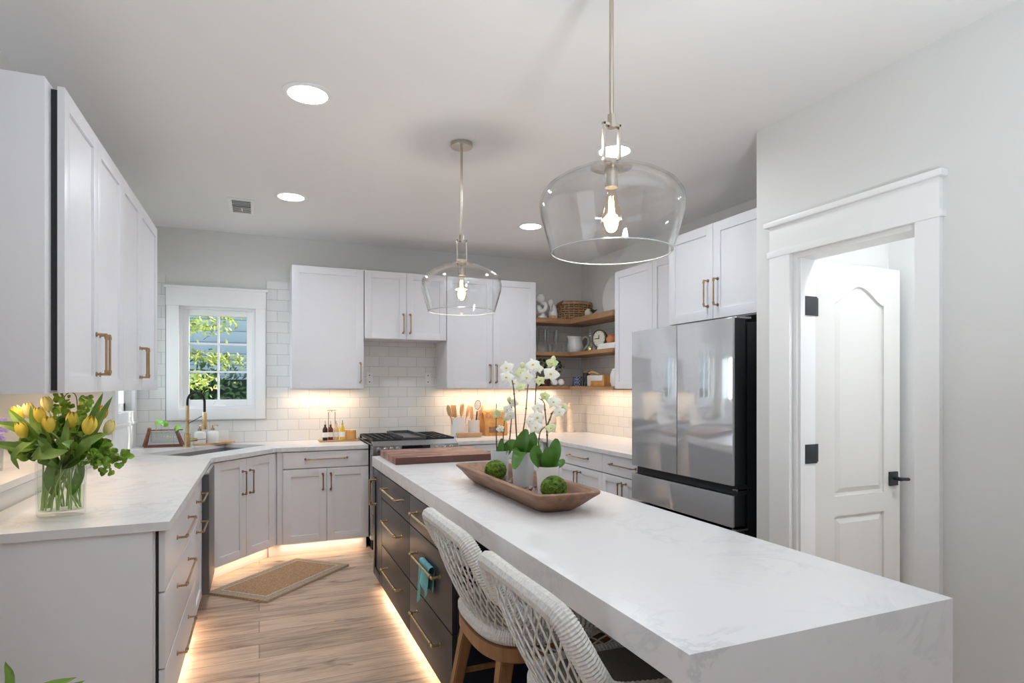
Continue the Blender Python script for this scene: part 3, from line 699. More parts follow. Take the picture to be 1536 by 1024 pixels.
# ------------------------------------------------------------------ refrigerator
t = thing('refrigerator', 'french-door refrigerator with glossy grey glass panels', 'refrigerator', (2.65, 2.85, 0))
MB().box((2.335, 2.40, .03), (3.05, 3.30, 1.64), .004).build('body', M['fridges'], t)
for y0, y1 in ((2.842, 3.295), (2.395, 2.836)):
    d = MB().box((2.245, y0 + .002, .797), (2.318, y1 - .002, 1.658), .003).build('door', M['fridges'], t)
    MB().box((2.23, y0, .797), (2.245, y1, 1.66), .002).build('glass_panel', M['fridge'], d)
d = MB().box((2.245, 2.4, .585), (2.318, 3.292, .745), .003).build('freezer_drawer', M['fridges'], t); MB().box((2.23, 2.397, .583), (2.245, 3.297, .745), .002).build('glass_panel', M['fridge'], d)
d = MB().box((2.245, 2.4, .08), (2.318, 3.292, .555), .003).build('freezer_drawer', M['fridges'], t); MB().box((2.23, 2.397, .08), (2.245, 3.297, .553), .002).build('glass_panel', M['fridge'], d)
MB().box((2.27, 2.4, .746), (2.334, 3.29, .796)).build('grip_recess', M['black'], t)
h = MB()
for z in (1.665, .772, .566): h.box((2.26, 2.40, z - .006), (2.36, 2.43, z + .004), .002)
h.build('hinge', M['steel'], t)

# ------------------------------------------------------------------ pendants
def pendant(loc, label):
    t = thing('pendant_light', label, 'pendant light', (0, 0, 0), 'glass pendants over the island')
    MB().lathe([(.0, CE - .022), (.056, CE - .022), (.058, CE - .016), (.058, CE - .001), (.0, CE - .001)], seg=32, cap=False).build('canopy', M['nickel'], t)
    MB().tube([(0, 0, 2.09), (0, 0, CE - .02)], .0065, 12).build('rod', M['nickel'], t)
    b = MB(); b.lathe([(.0, 2.062), (.013, 2.062), (.013, 2.10), (.0, 2.10)], seg=6, cap=False)
    for sx in (-1, 1):
        b.box((sx * .026 - .003, -.007, 1.972), (sx * .026 + .003, .007, 2.075), .001)
    b.box((-.029, -.007, 2.066), (.029, .007, 2.075), .001); b.box((-.029, -.007, 1.958), (.029, .007, 1.974), .001)
    b.build('bracket', M['nickel'], t)
    g = MB(); out = [(.012, 1.95), (.05, 1.948), (.10, 1.936), (.155, 1.910), (.190, 1.886), (.206, 1.862), (.2105, 1.838), (.207, 1.808), (.192, 1.755), (.176, 1.700)]
    inn = [(r - .0035 if r > .02 else r, z - .0035) for r, z in out[::-1]]; inn[0] = (.1725, 1.700)
    g.lathe(out + inn, seg=64, closed=True); sh_ = g.build('glass_shade', M['pend'], t, 60)
    g = MB(); g.tube([(.1743 * math.cos(a), .1743 * math.sin(a), 1.6995) for a in [i * math.pi / 36 for i in range(72)]], .0019, 8, closed=True); g.build('rim_highlight', M['rim'], sh_, 60)  # ring added to draw the shade's bright edge line
    s = MB(); s.lathe([(.0, 1.953), (.062, 1.951), (.062, 1.947), (.02, 1.944), (.019, 1.888), (.0, 1.888)], seg=24, cap=False); s.build('socket', M['nickel'], t)
    u = MB(); u.lathe([(.0125, 1.887), (.013, 1.872), (.019, 1.845), (.0275, 1.812), (.0295, 1.79), (.026, 1.77), (.014, 1.755), (.0, 1.751)], seg=24, cap=False); bl = u.build('bulb', M['amber'], t, 60)
    f = MB()
    for k in range(5):
        a = k * 1.257; f.tube([(.006 * math.cos(a), .006 * math.sin(a), 1.862), (.011 * math.cos(a + .6), .011 * math.sin(a + .6), 1.79)], .0009, 5)
    f.build('filament', M['fil'], bl)
    t.location = loc; return t
for px_, py_ in ((.978, 3.007), (.948, 1.505)):
    lt = light('pendant_bulb_light', 'POINT', (px_, py_, 1.80), 5, (1, .95, .88)); lt.data.shadow_soft_size = .03
pd = pendant((.978, 3.007, 0), 'far clear glass pendant, hanging over the cutting board end')
dup(pd, (.948, 1.505, 0), 'large near clear glass pendant, its ceiling canopy out of frame')
# ceiling fittings
CL = ['recessed ceiling light nearest the left wall cabinets, large in view', 'recessed ceiling light beside the air vent', 'small recessed ceiling light at back right, left of near pendant glass', 'recessed ceiling light directly behind the near pendant bracket']
for (cx, cy), lab in zip(CANS, CL):
    t = thing('recessed_light', lab, 'ceiling light', (cx, cy, CE), 'recessed ceiling lights')
    MB().lathe([(.083, -.001), (.083, -.006), (.092, -.009), (.108, -.004), (.108, -.001)], (cx, cy, CE), 40, closed=True).build('trim_ring', M['trim'], t)
    MB().lathe([(.0, -.0015), (.083, -.0015), (.083, -.004), (.0, -.004)], (cx, cy, CE), 40, cap=False).build('diffuser', M['can'], t)
t = thing('air_vent', 'white ceiling air register near the left wall cabinets', 'vent', (-.115, 4.66, CE))
b = MB(); b.box((-.20, 4.47, CE - .006), (-.03, 4.50, CE - .0005), .002); b.box((-.20, 4.83, CE - .006), (-.03, 4.86, CE - .0005), .002); b.box((-.20, 4.50, CE - .006), (-.175, 4.83, CE - .0005), .002); b.box((-.055, 4.50, CE - .006), (-.03, 4.83, CE - .0005), .002); b.build('frame', M['trim'], t)
MB().box((-.175, 4.50, CE - .0022), (-.055, 4.83, CE - .0004)).build('duct', plain('vent_dark', (.12, .13, .13), .8), t)
s = MB()
for i in range(6): y = 4.665 + i * .027; s._add([(-.175, y, CE - .006), (-.055, y, CE - .006), (-.055, y + .0265, CE - .0025), (-.175, y + .0265, CE - .0025)], [(0, 1, 2, 3)])
for i in range(4): y = 4.515 + i * .04; s.box((-.175, y, CE - .005), (-.055, y + .003, CE - .0024))
s.tube([(-.115, 4.70, CE - .006), (-.112, 4.72, CE - .02)], .003)
s.build('louver', M['trim'], t)

# ------------------------------------------------------------------ corner shelves
def Lshelf(z0, z1, lab):
    m = MB(); m.box((2.412, 5.2, z0), (3.09, 5.489, z1), .002); o = m.build('corner_shelf', M['oak']); tag(o, lab, 'shelf', 'open oak corner shelves')
    m = MB(); m.box((2.8, 4.428, z0), (3.09, 5.1995, z1), .002); m.build('return_board', M['oaky'], o)
SH = [(1.274, 1.306), (1.602, 1.637), (1.917, 1.965)]
Lshelf(*SH[0], 'bottom open oak corner shelf, above the tile'); Lshelf(*SH[1], 'middle open oak corner shelf holding glasses and pitcher'); Lshelf(*SH[2], 'top open oak corner shelf holding the wicker basket')
Z0, Z1, Z2 = SH[0][1], SH[1][1], SH[2][1]
# top shelf
t = thing('wicker_basket', 'brown woven basket on the top corner shelf', 'basket', (2.93, 5.34, Z2))
b = MB(); N = 64; pr = []
H_ = .155
def bk(i, j):
    a = 2 * math.pi * i; v = j; r = .152 + .014 * v
    wv = .006 * (1 if (int(i * 22) + int(v * 7)) % 2 else -1)
    return (2.93 + (r + wv) * 1.08 * math.cos(a), 5.34 + (r + wv) * .80 * math.sin(a), Z2 + .002 + H_ * v)
b.grid(bk, 132, 28); b.build('woven_side', M['wicker'], t, 20)
b = MB()
for k in range(1, 8): b.tube([bk(i / 44, k / 7.0)[:2] + (Z2 + H_ * k / 7.0,) for i in range(44)], .0065, 6, closed=True)
for k in range(22): b.tube([Vector(bk(k / 22, q / 6)) + Vector((math.cos(k / 22 * 6.283), math.sin(k / 22 * 6.283), 0)) * .005 for q in range(7)], .004, 5)
b.build('weave_rib', M['wickerl'], t)
b = MB(); b.lathe([(.0, .150), (.13, .150), (.176, .152), (.178, .165), (.15, .186), (.0, .192)], (2.93, 5.34, Z2), 44, 1.06, .80, cap=False); b.build('lid', M['wickerl'], t)
b = MB()
for sx in (-1, 1): b.tube(spline([(2.93 + sx * .15, 5.30, Z2 + .185), (2.93 + sx * .19, 5.28, Z2 + .155), (2.93 + sx * .222, 5.28, Z2 + .115)], 8), .008, 6)
b.build('handle', M['wicker'], t)
t = thing('ceramic_sculpture', 'white looped ceramic sculpture at left end of top shelf', 'ornament', (2.57, 5.34, Z2))
b = MB()
b.ico((2.55, 5.34, Z2 + .20), .048, 3, (1, .9, 1), .12, 3)
b.tube(spline([(2.55, 5.34, Z2 + .17), (2.60, 5.33, Z2 + .14), (2.585, 5.32, Z2 + .09), (2.535, 5.33, Z2 + .075), (2.525, 5.34, Z2 + .12), (2.575, 5.345, Z2 + .06), (2.57, 5.34, Z2 + .02)], 40), .020, 10)
b.lathe([(.0, 0), (.05, 0), (.045, .03), (.0, .045)], (2.565, 5.34, Z2), 20, cap=False); b.build('loop', M['ceramic'], t)
t = thing('ceramic_figurine', 'white ceramic figurine on small wood block beside the basket', 'ornament', (2.68, 5.33, Z2))
b = MB(); b.lathe([(.0, .0), (.045, .0), (.047, .06), (.03, .12), (.018, .15), (.0, .155)], (2.70, 5.36, Z2), 24, cap=False); b.ico((2.652, 5.32, Z2 + .165), .028, 2, (1, 1, 1.25)); b.tube([(2.652, 5.32, Z2 + .14), (2.668, 5.335, Z2 + .10), (2.69, 5.35, Z2 + .06)], .014, 10); b.build('figure', M['ceramic'], t)
MB().box((2.632, 5.26, Z2), (2.685, 5.30, Z2 + .035), .002).build('wood_block', M['ltwood'], t)
t = thing('round_platter', 'large round white platter leaning on wall at top shelf', 'platter', (3.05, 4.75, Z2))
b = MB(); b.lathe([(.0, -.006), (.13, -.008), (.185, .0), (.187, .004), (.13, -.002), (.0, .0)], (0, 0, 0), 44, cap=False)
rm = Matrix.Translation((3.045, 4.80, Z2 + .19)) @ Matrix.Rotation(R(-84), 4, 'Y')
for v in b.bm.verts: v.co = rm @ v.co
b.build('dish', M['ceramic'], t)
t = thing('faux_artichoke', 'green leafy artichoke ornament in front of the platter', 'ornament', (2.93, 5.02, Z2))
b = MB(); b.ico((2.93, 5.06, Z2 + .045), .04, 2, (1, 1, 1.1)); b.build('cream_bulb', plain('cream_bulb', (.62, .60, .45), .6), t)
b = MB()
for i in range(14):
    a = i * 2.4; c = Vector((2.91, 4.94, Z2 + .03)); d = Vector((math.cos(a) * .5, math.sin(a), .6)).normalized()
    b.leafstrip([c, c + d * .035, c + d * .06 + Vector((0, 0, -.008))], .026, .3, (0, 0, 1), 6)
b.build('leaf', M['leafd'], t)
# middle shelf
fl = thing('champagne_flute', '', 'glass', (0, 0, 0), 'champagne flutes on the middle shelf')
b = MB(); b.lathe([(.028, .0), (.028, .003), (.005, .006), (.004, .07), (.012, .085), (.021, .13), (.022, .175), (.019, .225), (.017, .225), (.019, .175), (.018, .13), (.0, .09)], seg=20, cap=False); b.build('flute_glass', M['glass'], fl, 60)
FL = [(2.515, 5.34, 'leftmost champagne flute, beside the two-door wall cabinet'), (2.568, 5.27, 'second champagne flute from the cabinet edge on middle shelf'), (2.625, 5.33, 'tall champagne flute in the middle of the row'), (2.69, 5.27, 'champagne flute second nearest the white pitcher'), (2.725, 5.37, 'rear champagne flute nearest the white pitcher')]
for i, (x, y, lab) in enumerate(FL):
    if i == 0: fl.location = (x, y, Z1); fl['label'] = lab
    else: dup(fl, (x, y, Z1), lab)
tm = thing('glass_tumbler', '', 'glass', (0, 0, 0), 'low glasses on the middle shelf')
b = MB(); b.lathe([(.0, 0), (.026, 0), (.031, .075), (.0285, .075), (.024, .006), (.0, .006)], seg=20, cap=False); b.build('tumbler_glass', M['glass'], tm, 60)
for i, (x, y, lab) in enumerate(((2.60, 5.225, 'short glass in front of the champagne flutes'), (2.765, 5.25, 'short ribbed glass touching the left of the pitcher'))):
    if i == 0: tm.location = (x, y, Z1); tm['label'] = lab
    else: dup(tm, (x, y, Z1), lab)
t = thing('milk_pitcher', 'white ceramic pitcher on the middle corner shelf', 'pitcher', (2.925, 5.32, Z1))
b = MB(); prf = [(.0, 0), (.068, 0), (.08, .03), (.083, .07), (.072, .115), (.066, .145), (.070, .165), (.066, .165), (.06, .145), (.066, .115), (.075, .07), (.07, .02), (.0, .012)]
b.lathe(prf, (2.925, 5.32, Z1), 36, cap=False)
for v in b.bm.verts:
    dx = v.co.x - 2.925; zz = v.co.z - Z1
    if dx < -.03 and zz > .12: k = min(1, (-dx - .03) / .04) * (zz - .12) / .045; v.co.x -= .03 * k; v.co.z += .006 * k; v.co.y = 5.32 + (v.co.y - 5.32) * (1 - .5 * k)
b.build('jug', M['ceramic'], t)
b = MB(); b.tube(spline([(2.985, 5.31, Z1 + .125), (3.02, 5.30, Z1 + .165), (3.055, 5.29, Z1 + .145), (3.05, 5.29, Z1 + .08), (3.0, 5.305, Z1 + .03)], 18), .0085, 8, flat=1.3); b.build('handle', M['ceramic'], t)
t = thing('oil_bottle', 'tall clear bottle with pale cork base left of clock', 'bottle', (2.94, 5.02, Z1))
b = MB(); b.lathe([(.0, 0), (.026, 0), (.028, .05), (.024, .10), (.011, .14), (.010, .22), (.013, .225), (.0, .225)], (2.93, 5.03, Z1), 20, cap=False); b.build('bottle_glass', M['glass'], t, 60)
MB().lathe([(.0, .003), (.022, .003), (.024, .05), (.0, .05)], (2.93, 5.03, Z1), 16, cap=False).build('contents', plain('pale_yellow_oil', (.72, .6, .22), .3), t)
t = thing('candlestick', 'thin dark candlestick behind the mantel clock', 'candlestick', (3.0, 4.99, Z1))
b = MB(); b.lathe([(.0, 0), (.035, 0), (.03, .008), (.006, .015), (.005, .19), (.009, .195), (.009, .215), (.0, .215)], (3.04, 5.03, Z1), 16, cap=False); b.build('shaft', M['black'], t)
t = thing('table_clock', 'round cream-faced clock standing on the middle shelf', 'clock', (2.93, 4.85, Z1))
rc = Matrix.Translation((2.93, 4.85, Z1 + .112)) @ Matrix.Rotation(R(18), 4, 'Z') @ Matrix.Rotation(R(-90), 4, 'Y')
def clk(prof, nm, m, seg=36):
    b = MB(); b.lathe(prof, seg=seg, cap=False)
    for v in b.bm.verts: v.co = rc @ v.co
    return b.build(nm, m, t)
clk([(.0, -.02), (.078, -.02), (.084, -.005), (.084, .018), (.076, .022), (.074, .012), (.0, .012)], 'case', plain('clock_brown', (.10, .075, .055), .4, .3))
clk([(.0, .0121), (.073, .0121), (.073, .0128), (.0, .0135)], 'dial', M['face'])
b = MB(rc); b.box((-.003, -.003, .0145), (.004, .05, .0155)); b.box((-.003, -.003, .016), (.035, .003, .017))
for k in range(12): a = k * math.pi / 6; b.box((.062 * math.cos(a) - .003, .062 * math.sin(a) - .003, .0136), (.062 * math.cos(a) + .003, .062 * math.sin(a) + .003, .0146))
b.build('hand', M['black'], t)
MB().box((2.915, 4.80, Z1), (2.965, 4.90, Z1 + .034), .003).build('foot', M['black'], t)
for i, (z, lab, dx) in enumerate(((0, 'lower white book lying flat under the picture frame', .0), (.027, 'upper white book lying flat, terracotta pot on it', .006))):
    o = MB().box((2.845 + dx, 4.47, Z1 + z + .0005), (3.06, 4.76 - dx, Z1 + z + .0262), .002).build('book', M['paper']); tag(o, lab, 'book', 'white books on the middle shelf')
    MB().box((2.848 + dx, 4.4695, Z1 + z + .004), (3.055, 4.4702, Z1 + z + .022)).build('pages', plain('page_edges', (.75, .72, .65), .8), o)
t = thing('terracotta_pot', 'orange terracotta jar on the white books', 'pot', (2.94, 4.68, Z1 + .0535))
MB().lathe([(.0, 0), (.032, 0), (.045, .03), (.046, .05), (.03, .075), (.033, .085), (.026, .085), (.024, .074), (.0, .07)], (2.94, 4.67, Z1 + .0535), 24, cap=False).build('jar', M['mapl'], t)
t = thing('picture_frame', 'dark thin-edged picture frame at right end of middle shelf', 'picture frame', (3.075, 4.6, Z1 + .0535))
b = MB(); y0, y1, z0, z1 = 4.44, 4.735, Z1 + .0535, Z1 + .275
for q in (((3.06, y0, z0), (3.078, y0 + .012, z1)), ((3.06, y1 - .012, z0), (3.078, y1, z1)), ((3.06, y0, z0), (3.078, y1, z0 + .012)), ((3.06, y0, z1 - .012), (3.078, y1, z1))): b.box(*q)
b.build('frame', M['black'], t); MB().box((3.068, y0 + .012, z0 + .012), (3.072, y1 - .012, z1 - .012)).build('print', plain('pale_print', (.6, .58, .58), .6), t)
# bottom shelf
t = thing('potted_greenery', 'dark leafy plant in pot at left end of bottom shelf', 'plant', (2.62, 5.34, Z0))
MB().lathe([(.0, 0), (.055, 0), (.062, .10), (.058, .10), (.05, .01), (.0, .01)], (2.60, 5.36, Z0), 24, cap=False).build('pot', plain('brown_pot', (.12, .06, .04), .5), t)
b = MB(); rg = random.Random(5)
for i in range(80):
    c = Vector((2.60, 5.34, Z0 + .12)); d = Vector((rg.uniform(-.7, 1.2), rg.uniform(-.9, .3), rg.uniform(.1, 1.2))).normalized() * rg.uniform(.05, .2); d.x *= 1.0
    p = c + d; p.z = min(p.z, Z1 - .085); e = Vector((rg.uniform(-1, 1), rg.uniform(-1, 1), rg.uniform(-.4, .8))).normalized() * .03
    b.leafstrip([p, p + e * .6, p + e * 1.2], .02, .2, None, 4)
b.build('foliage', M['leafd'], t)
for x, y, lab in ((2.65, 5.235, 'left white egg-shaped ornament on bottom shelf'), (2.72, 5.23, 'right white egg-shaped ornament on bottom shelf')):
    o = MB().ico((x, y, Z0 + .036), .036, 3, (.95, .95, 1)).build('ceramic_egg', M['ceramic']); tag(o, lab, 'ornament', 'white eggs on the bottom shelf')
for k, lab in ((0, 'lower blue and white patterned bowl of the pair'), (1, 'upper blue and white patterned bowl, stacked in the other')):
    z = Z0 + k * .052 + .0005; o = MB().lathe([(.0, 0), (.036, 0), (.046, .05), (.043, .05), (.034, .006), (.0, .006)] if not k else [(.0, -.0), (.038, 0), (.049, .046), (.046, .046), (.036, .006), (.0, .006)], (2.94, 5.30, z), 28, cap=False).build('patterned_bowl', M['blue']); tag(o, lab, 'bowl', 'blue bowls on the bottom shelf')
t = thing('storage_jar', 'smoked glass jar with wooden lid on bottom shelf', 'jar', (2.91, 5.05, Z0))
MB().lathe([(.0, 0), (.036, 0), (.037, .13), (.033, .13), (.032, .006), (.0, .006)], (2.92, 5.08, Z0), 24, cap=False).build('jar_glass', M['greyg'], t, 60)
MB().lathe([(.0, .1305), (.039, .1305), (.039, .15), (.0, .152)], (2.92, 5.08, Z0), 24, cap=False).build('lid', M['bowl'], t)
t = thing('bread_box', 'small white and wood bread box on bottom shelf', 'box', (2.93, 4.83, Z0))
MB().box((2.88, 4.70, Z0), (3.02, 4.985, Z0 + .105), .006).build('box', M['honey'], t); MB().box((2.876, 4.72, Z0 + .05), (2.88, 4.975, Z0 + .10), .001).build('front_label', M['paper'], t)
MB().box((2.874, 4.93, Z0 + .001), (2.88, 4.99, Z0 + .1), .001).build('end_block', M['stone'], t)
b = MB(); b.tube(spline([(2.95, 4.9, Z0 + .106), (2.93, 4.97, Z0 + .135), (2.92, 5.03, Z0 + .125)], 8), .012, 6); b.build('scoop', M['ltwood'], t)
t = thing('ceramic_canister', 'white lidded canister at right end of bottom shelf', 'canister', (2.93, 4.6, Z0))
MB().lathe([(.0, 0), (.05, 0), (.062, .04), (.062, .10), (.05, .135), (.0, .138)], (2.94, 4.575, Z0), 28, cap=False).build('body', M['ceramicm'], t); MB().lathe([(.0, .1385), (.05, .1385), (.045, .155), (.012, .16), (.012, .18), (.0, .18)], (2.94, 4.575, Z0), 28, cap=False).build('lid', M['ceramicm'], t)

# ------------------------------------------------------------------ things on the back worktops
KZ = CT + .0005
o = MB().box((.462, 5.22, KZ), (.805 - .015, 5.36, KZ + .012), .004).build('serving_tray', M['tray']); tag(o, 'narrow wooden tray under oil bottles left of the range', 'tray')
def bottle(x, y, h, m, lab, r=.021):
    t = thing('oil_bottle', lab, 'bottle', (x, y, KZ + .0125), 'bottles on the wooden tray')
    z = KZ + .0125
    MB().lathe([(.0, 0), (r, 0), (r, h * .55), (r * .9, h * .62), (r * .42, h * .72), (r * .42, h * .82), (.0, h * .82)], (x, y, z), 20, cap=False).build('bottle_body', m, t)
    MB().lathe([(r + .0006, h * .16), (r + .0008, h * .42)], (x, y, z), 20, cap=False).build('label', M['paper'], t)
    b = MB(); b.lathe([(.0, h * .82), (r * .5, h * .82), (r * .35, h * .88), (.0, h * .88)], (x, y, z), 12, cap=False); b.tube([(x, y, z + h * .88), (x, y - .004, z + h * 1.02)], .003, 6); b.build('pourer', M['nickel'], t)
bottle(.510, 5.26, .16, M['dark'], 'dark vinegar bottle at the left end of the tray')
bottle(.558, 5.30, .155, plain('red_wine_vinegar', (.16, .03, .025), .15), 'reddish vinegar bottle second from the left on tray')
bottle(.604, 5.30, .155, plain('pale_oil', (.70, .52, .25), .15), 'pale amber oil bottle third from the left on tray')
bottle(.650, 5.26, .165, M['oil'], 'golden yellow oil bottle next to the wooden salt box')
t = thing('bottle_caddy', 'thin brass caddy handle rising behind the oil bottles', 'caddy', (.58, 5.345, KZ + .0125))
b = MB(); b.tube([(.545, 5.345, KZ + .013), (.545, 5.345, 1.085), (.60, 5.345, 1.085), (.60, 5.345, KZ + .013)], .0035, 6); b.tube([(.535, 5.345, 1.10), (.61, 5.345, 1.10)], .003, 6); b.tube([(.573, 5.345, 1.085), (.573, 5.345, 1.10)], .003, 6); b.build('wire_frame', M['nickel'], t)
t = thing('salt_box', 'small wooden salt box on the tray by the range', 'box', (.72, 5.3, KZ + .0125))
MB().lathe([(.0, 0), (.045, 0), (.045, .07), (.0, .07)], (.722, 5.28, KZ + .0125), 28, cap=False).build('box', M['honey'], t); MB().lathe([(.0, .0705), (.046, .0705), (.046, .082), (.0, .083)], (.722, 5.28, KZ + .0125), 28, cap=False).build('lid', M['ltwood'], t)
def crock(x, y, r, h, lab, m):
    t = thing('utensil_crock', lab, 'crock', (x, y, KZ), 'utensil crocks by the range')
    MB().lathe([(.0, 0), (r * .96, 0), (r, .01), (r, h), (r * .92, h), (r * .9, .012), (.0, .012)], (x, y, KZ), 32, cap=False).build('pot', m, t)
crock(1.70, 5.33, .068, .175, 'larger white crock full of wooden spoons', M['ceramicm']); crock(1.865, 5.36, .056, .15, 'smaller white crock holding metal utensils', M['ceramicm'])
def spoon(x, y, tip, lab, m, kind):
    t = thing('wooden_spoon' if kind != 'whisk' else 'whisk', lab, 'utensil', (x, y, KZ + .013), 'utensils in the crocks')
    a = Vector((x, y, KZ + .0135)); b_ = Vector(tip); d = (b_ - a).normalized(); q = a.lerp(b_, .7)
    MB().tube([a, q], .006, 8).build('shaft', m, t)
    h = MB(Matrix.Translation(b_) @ d.to_track_quat('Z', 'Y').to_matrix().to_4x4())
    if kind == 'spoon': h.ico((0, 0, -.03), 1, 2, (.04, .014, .062))
    elif kind == 'flat': h.box((-.036, -.005, -.10), (.036, .005, .015), .005)
    elif kind == 'ring':
        h.tube([(.036 * math.cos(k * .3927), 0, -.03 + .052 * math.sin(k * .3927)) for k in range(16)], .011, 8, closed=True)
    else:
        for k in range(6):
            c = k * math.pi / 6; h.tube([(.028 * math.cos(c) * math.sin(s_ * .3307), .028 * math.sin(c) * math.sin(s_ * .3307), -.08 + .045 * (1 - math.cos(s_ * .3307))) for s_ in range(0, 20)], .0016, 5)
    h.build('head', m, t)
spoon(1.665, 5.32, (1.60, 5.30, 1.105), 'wooden spoon leaning furthest left in the large crock', M['ltwood'], 'spoon')
spoon(1.69, 5.34, (1.655, 5.33, 1.118), 'flat wooden spatula in the large crock', M['ltwood'], 'flat')
spoon(1.72, 5.33, (1.735, 5.32, 1.12), 'wooden spoon with an open ring head in large crock', M['ltwood'], 'ring')
spoon(1.735, 5.31, (1.79, 5.30, 1.10), 'wooden spoon leaning to the right of large crock', M['ltwood'], 'spoon')
spoon(1.845, 5.36, (1.84, 5.36, 1.10), 'wooden turner in the smaller crock', M['ltwood'], 'flat')
spoon(1.87, 5.35, (1.90, 5.34, 1.165), 'dark metal whisk standing highest in the smaller crock', M['black'], 'whisk')
spoon(1.885, 5.37, (1.945, 5.36, 1.10), 'pale wooden spoon at the right of the smaller crock', M['ltwood'], 'spoon')
t = thing('spoon_rest', 'small wooden tray lying in front of the white crocks', 'tray', (1.76, 5.22, KZ))
MB().prism([(1.655, 5.19), (1.875, 5.19), (1.865, 5.255), (1.665, 5.255)], KZ, KZ + .04, [(1.645, 5.18), (1.89, 5.18), (1.88, 5.262), (1.655, 5.262)]).build('dish', M['tray'], t)
t = thing('knife_stand', 'honey-coloured wooden knife block beside the crocks', 'knife block', (2.07, 5.36, KZ))
b = MB(); b._add([(x, y, z) for x in (1.95, 2.17) for y, z in ((5.27, KZ), (5.27, KZ + .10), (5.36, KZ + .235), (5.47, KZ + .235), (5.47, KZ))], [(0, 1, 6, 5), (1, 2, 7, 6), (2, 3, 8, 7), (3, 4, 9, 8), (4, 0, 5, 9), (0, 4, 3, 2, 1), (5, 6, 7, 8, 9)]); b.build('block', M['honey'], t)
b = MB(); b.box((1.985, 5.262, KZ + .03), (2.14, 5.269, KZ + .085)); b.build('slot', M['bowl'], t)
b = MB()
for i in range(4): b.box((1.975 + i * .05, 5.30 + .0, KZ + .165), (1.998 + i * .05, 5.335, KZ + .225), .003)
b.build('knife_handle', M['ltwood'], t)
for x, y, h, lab in ((2.80, 5.42, .26, 'shorter pale stone figure in the right corner of the worktop'), (2.91, 5.40, .30, 'taller pale stone figure in the right corner of the worktop')):
    t = thing('stone_figurine', lab, 'ornament', (x, y, KZ), 'stone figures in the worktop corner')
    b = MB(); b.lathe([(.0, 0), (.042, 0), (.04, .02), (.03, h * .35), (.034, h * .55), (.03, h * .72), (.014, h * .79), (.013, h * .82), (.0, h * .83)], (x, y, KZ), 20, cap=False); b.ico((x, y, KZ + h * .89), h * .095, 2, (.85, .9, 1.15)); b.build('figure', M['stone'], t)

# ------------------------------------------------------------------ sink corner
t = thing('kitchen_faucet', 'brass spring-neck faucet behind the corner sink', 'faucet', (-.505, 5.19, KZ))
fx, fy = -.505, 5.19; dv = Vector((.80, -.60, 0)); f0 = Vector((fx, fy, 0))
b = MB(); b.lathe([(.0, 0), (.027, 0), (.027, .004), (.0235, .008), (.0235, .105), (.0, .107)], (fx, fy, KZ), 28, cap=False); b.lathe([(.0, .107), (.0125, .107), (.0125, .20), (.0165, .202), (.0165, .215), (.0125, .217), (.0125, .32), (.0, .322)], (fx, fy, KZ), 20, cap=False); b.build('column', M['brassl'], t)
arc = [f0 + Vector((0, 0, KZ + .32))] + [f0 + dv * (.077 * (1 - math.cos(a))) + Vector((0, 0, KZ + .345 + .077 * math.sin(a))) for a in [math.pi * i / 14 for i in range(15)]] + [f0 + dv * .154 + Vector((0, 0, KZ + .26))]
pts = spline(arc, 160); b = MB(); b.tube(pts, [.0085 + .0015 * (i % 2) for i in range(161)], 10); b.build('spring_hose', plain('dark_hose', (.045, .04, .035), .35, .6), t)
hb_ = f0 + dv * .154
b = MB(); b.lathe([(.0, .14), (.02, .14), (.0215, .15), (.0165, .20), (.0165, .26), (.013, .272), (.0, .272)], (hb_.x, hb_.y, KZ), 24, cap=False); b.build('spray_head', M['brassl'], t)
b = MB(); b.tube([f0 + dv * .012 + Vector((0, 0, KZ + .185)), f0 + dv * .14 + Vector((0, 0, KZ + .245))], .004, 8); b.build('support_arm', M['steeld'], t)
sd_ = Vector((.95, -.05, 0)).normalized(); b = MB(); b.tube([f0 + sd_ * .02 + Vector((0, 0, KZ + .055)), f0 + sd_ * .068 + Vector((0, 0, KZ + .058))], .013, 14); b.tube([f0 + sd_ * .068 + Vector((0, 0, KZ + .058)), f0 + sd_ * .125 + Vector((0, 0, KZ + .062))], .004, 8); b.build('lever', M['brassl'], t)
t = thing('soap_tray', 'long oval wooden soap tray on the edge behind the sink', 'tray', (-.27, 5.36, KZ))
b = MB(Matrix.Translation((-.335, 5.385, KZ)) @ Matrix.Rotation(R(24), 4, 'Z')); b.lathe([(.0, 0), (.15, 0), (.165, .016), (.158, .016), (.145, .007), (.0, .007)], seg=40, sy=.36, cap=False); b.build('dish', M['ltwood'], t)
def soap(x, y, lab):
    t = thing('soap_bottle', lab, 'soap dispenser', (x, y, KZ + .0078), 'white soap dispensers by the sink'); z = KZ + .0078
    MB().lathe([(.0, 0), (.044, 0), (.046, .006), (.046, .085), (.036, .10), (.014, .106), (.0, .106)], (x, y, z), 28, cap=False).build('bottle_body', M['ceramic'], t)
    b = MB(); b.lathe([(.0, .1065), (.015, .1065), (.015, .122), (.005, .124), (.005, .15), (.0, .15)], (x, y, z), 16, cap=False); b.tube([(x, y, z + .146), (x + .03, y - .012, z + .148), (x + .04, y - .016, z + .14)], .005, 8); b.build('pump', M['brassl'], t)
    return t
soap(-.435, 5.35, 'white soap dispenser nearer the faucet, partly behind its spray head'); soap(-.345, 5.385, 'white soap dispenser with brass pump, right one on wooden tray')
o = MB().box((-.315, 5.472, KZ + .0), (-.23, 5.482, KZ + .108), .002).build('white_card', M['ceramic']); tag(o, 'small square white plaque leaning on tile behind soap tray', 'plaque')
t = thing('propagation_stand', 'dark red wooden stand holding a glass propagation tube with cuttings', 'plant stand', (-.69, 5.33, KZ))
b = MB()
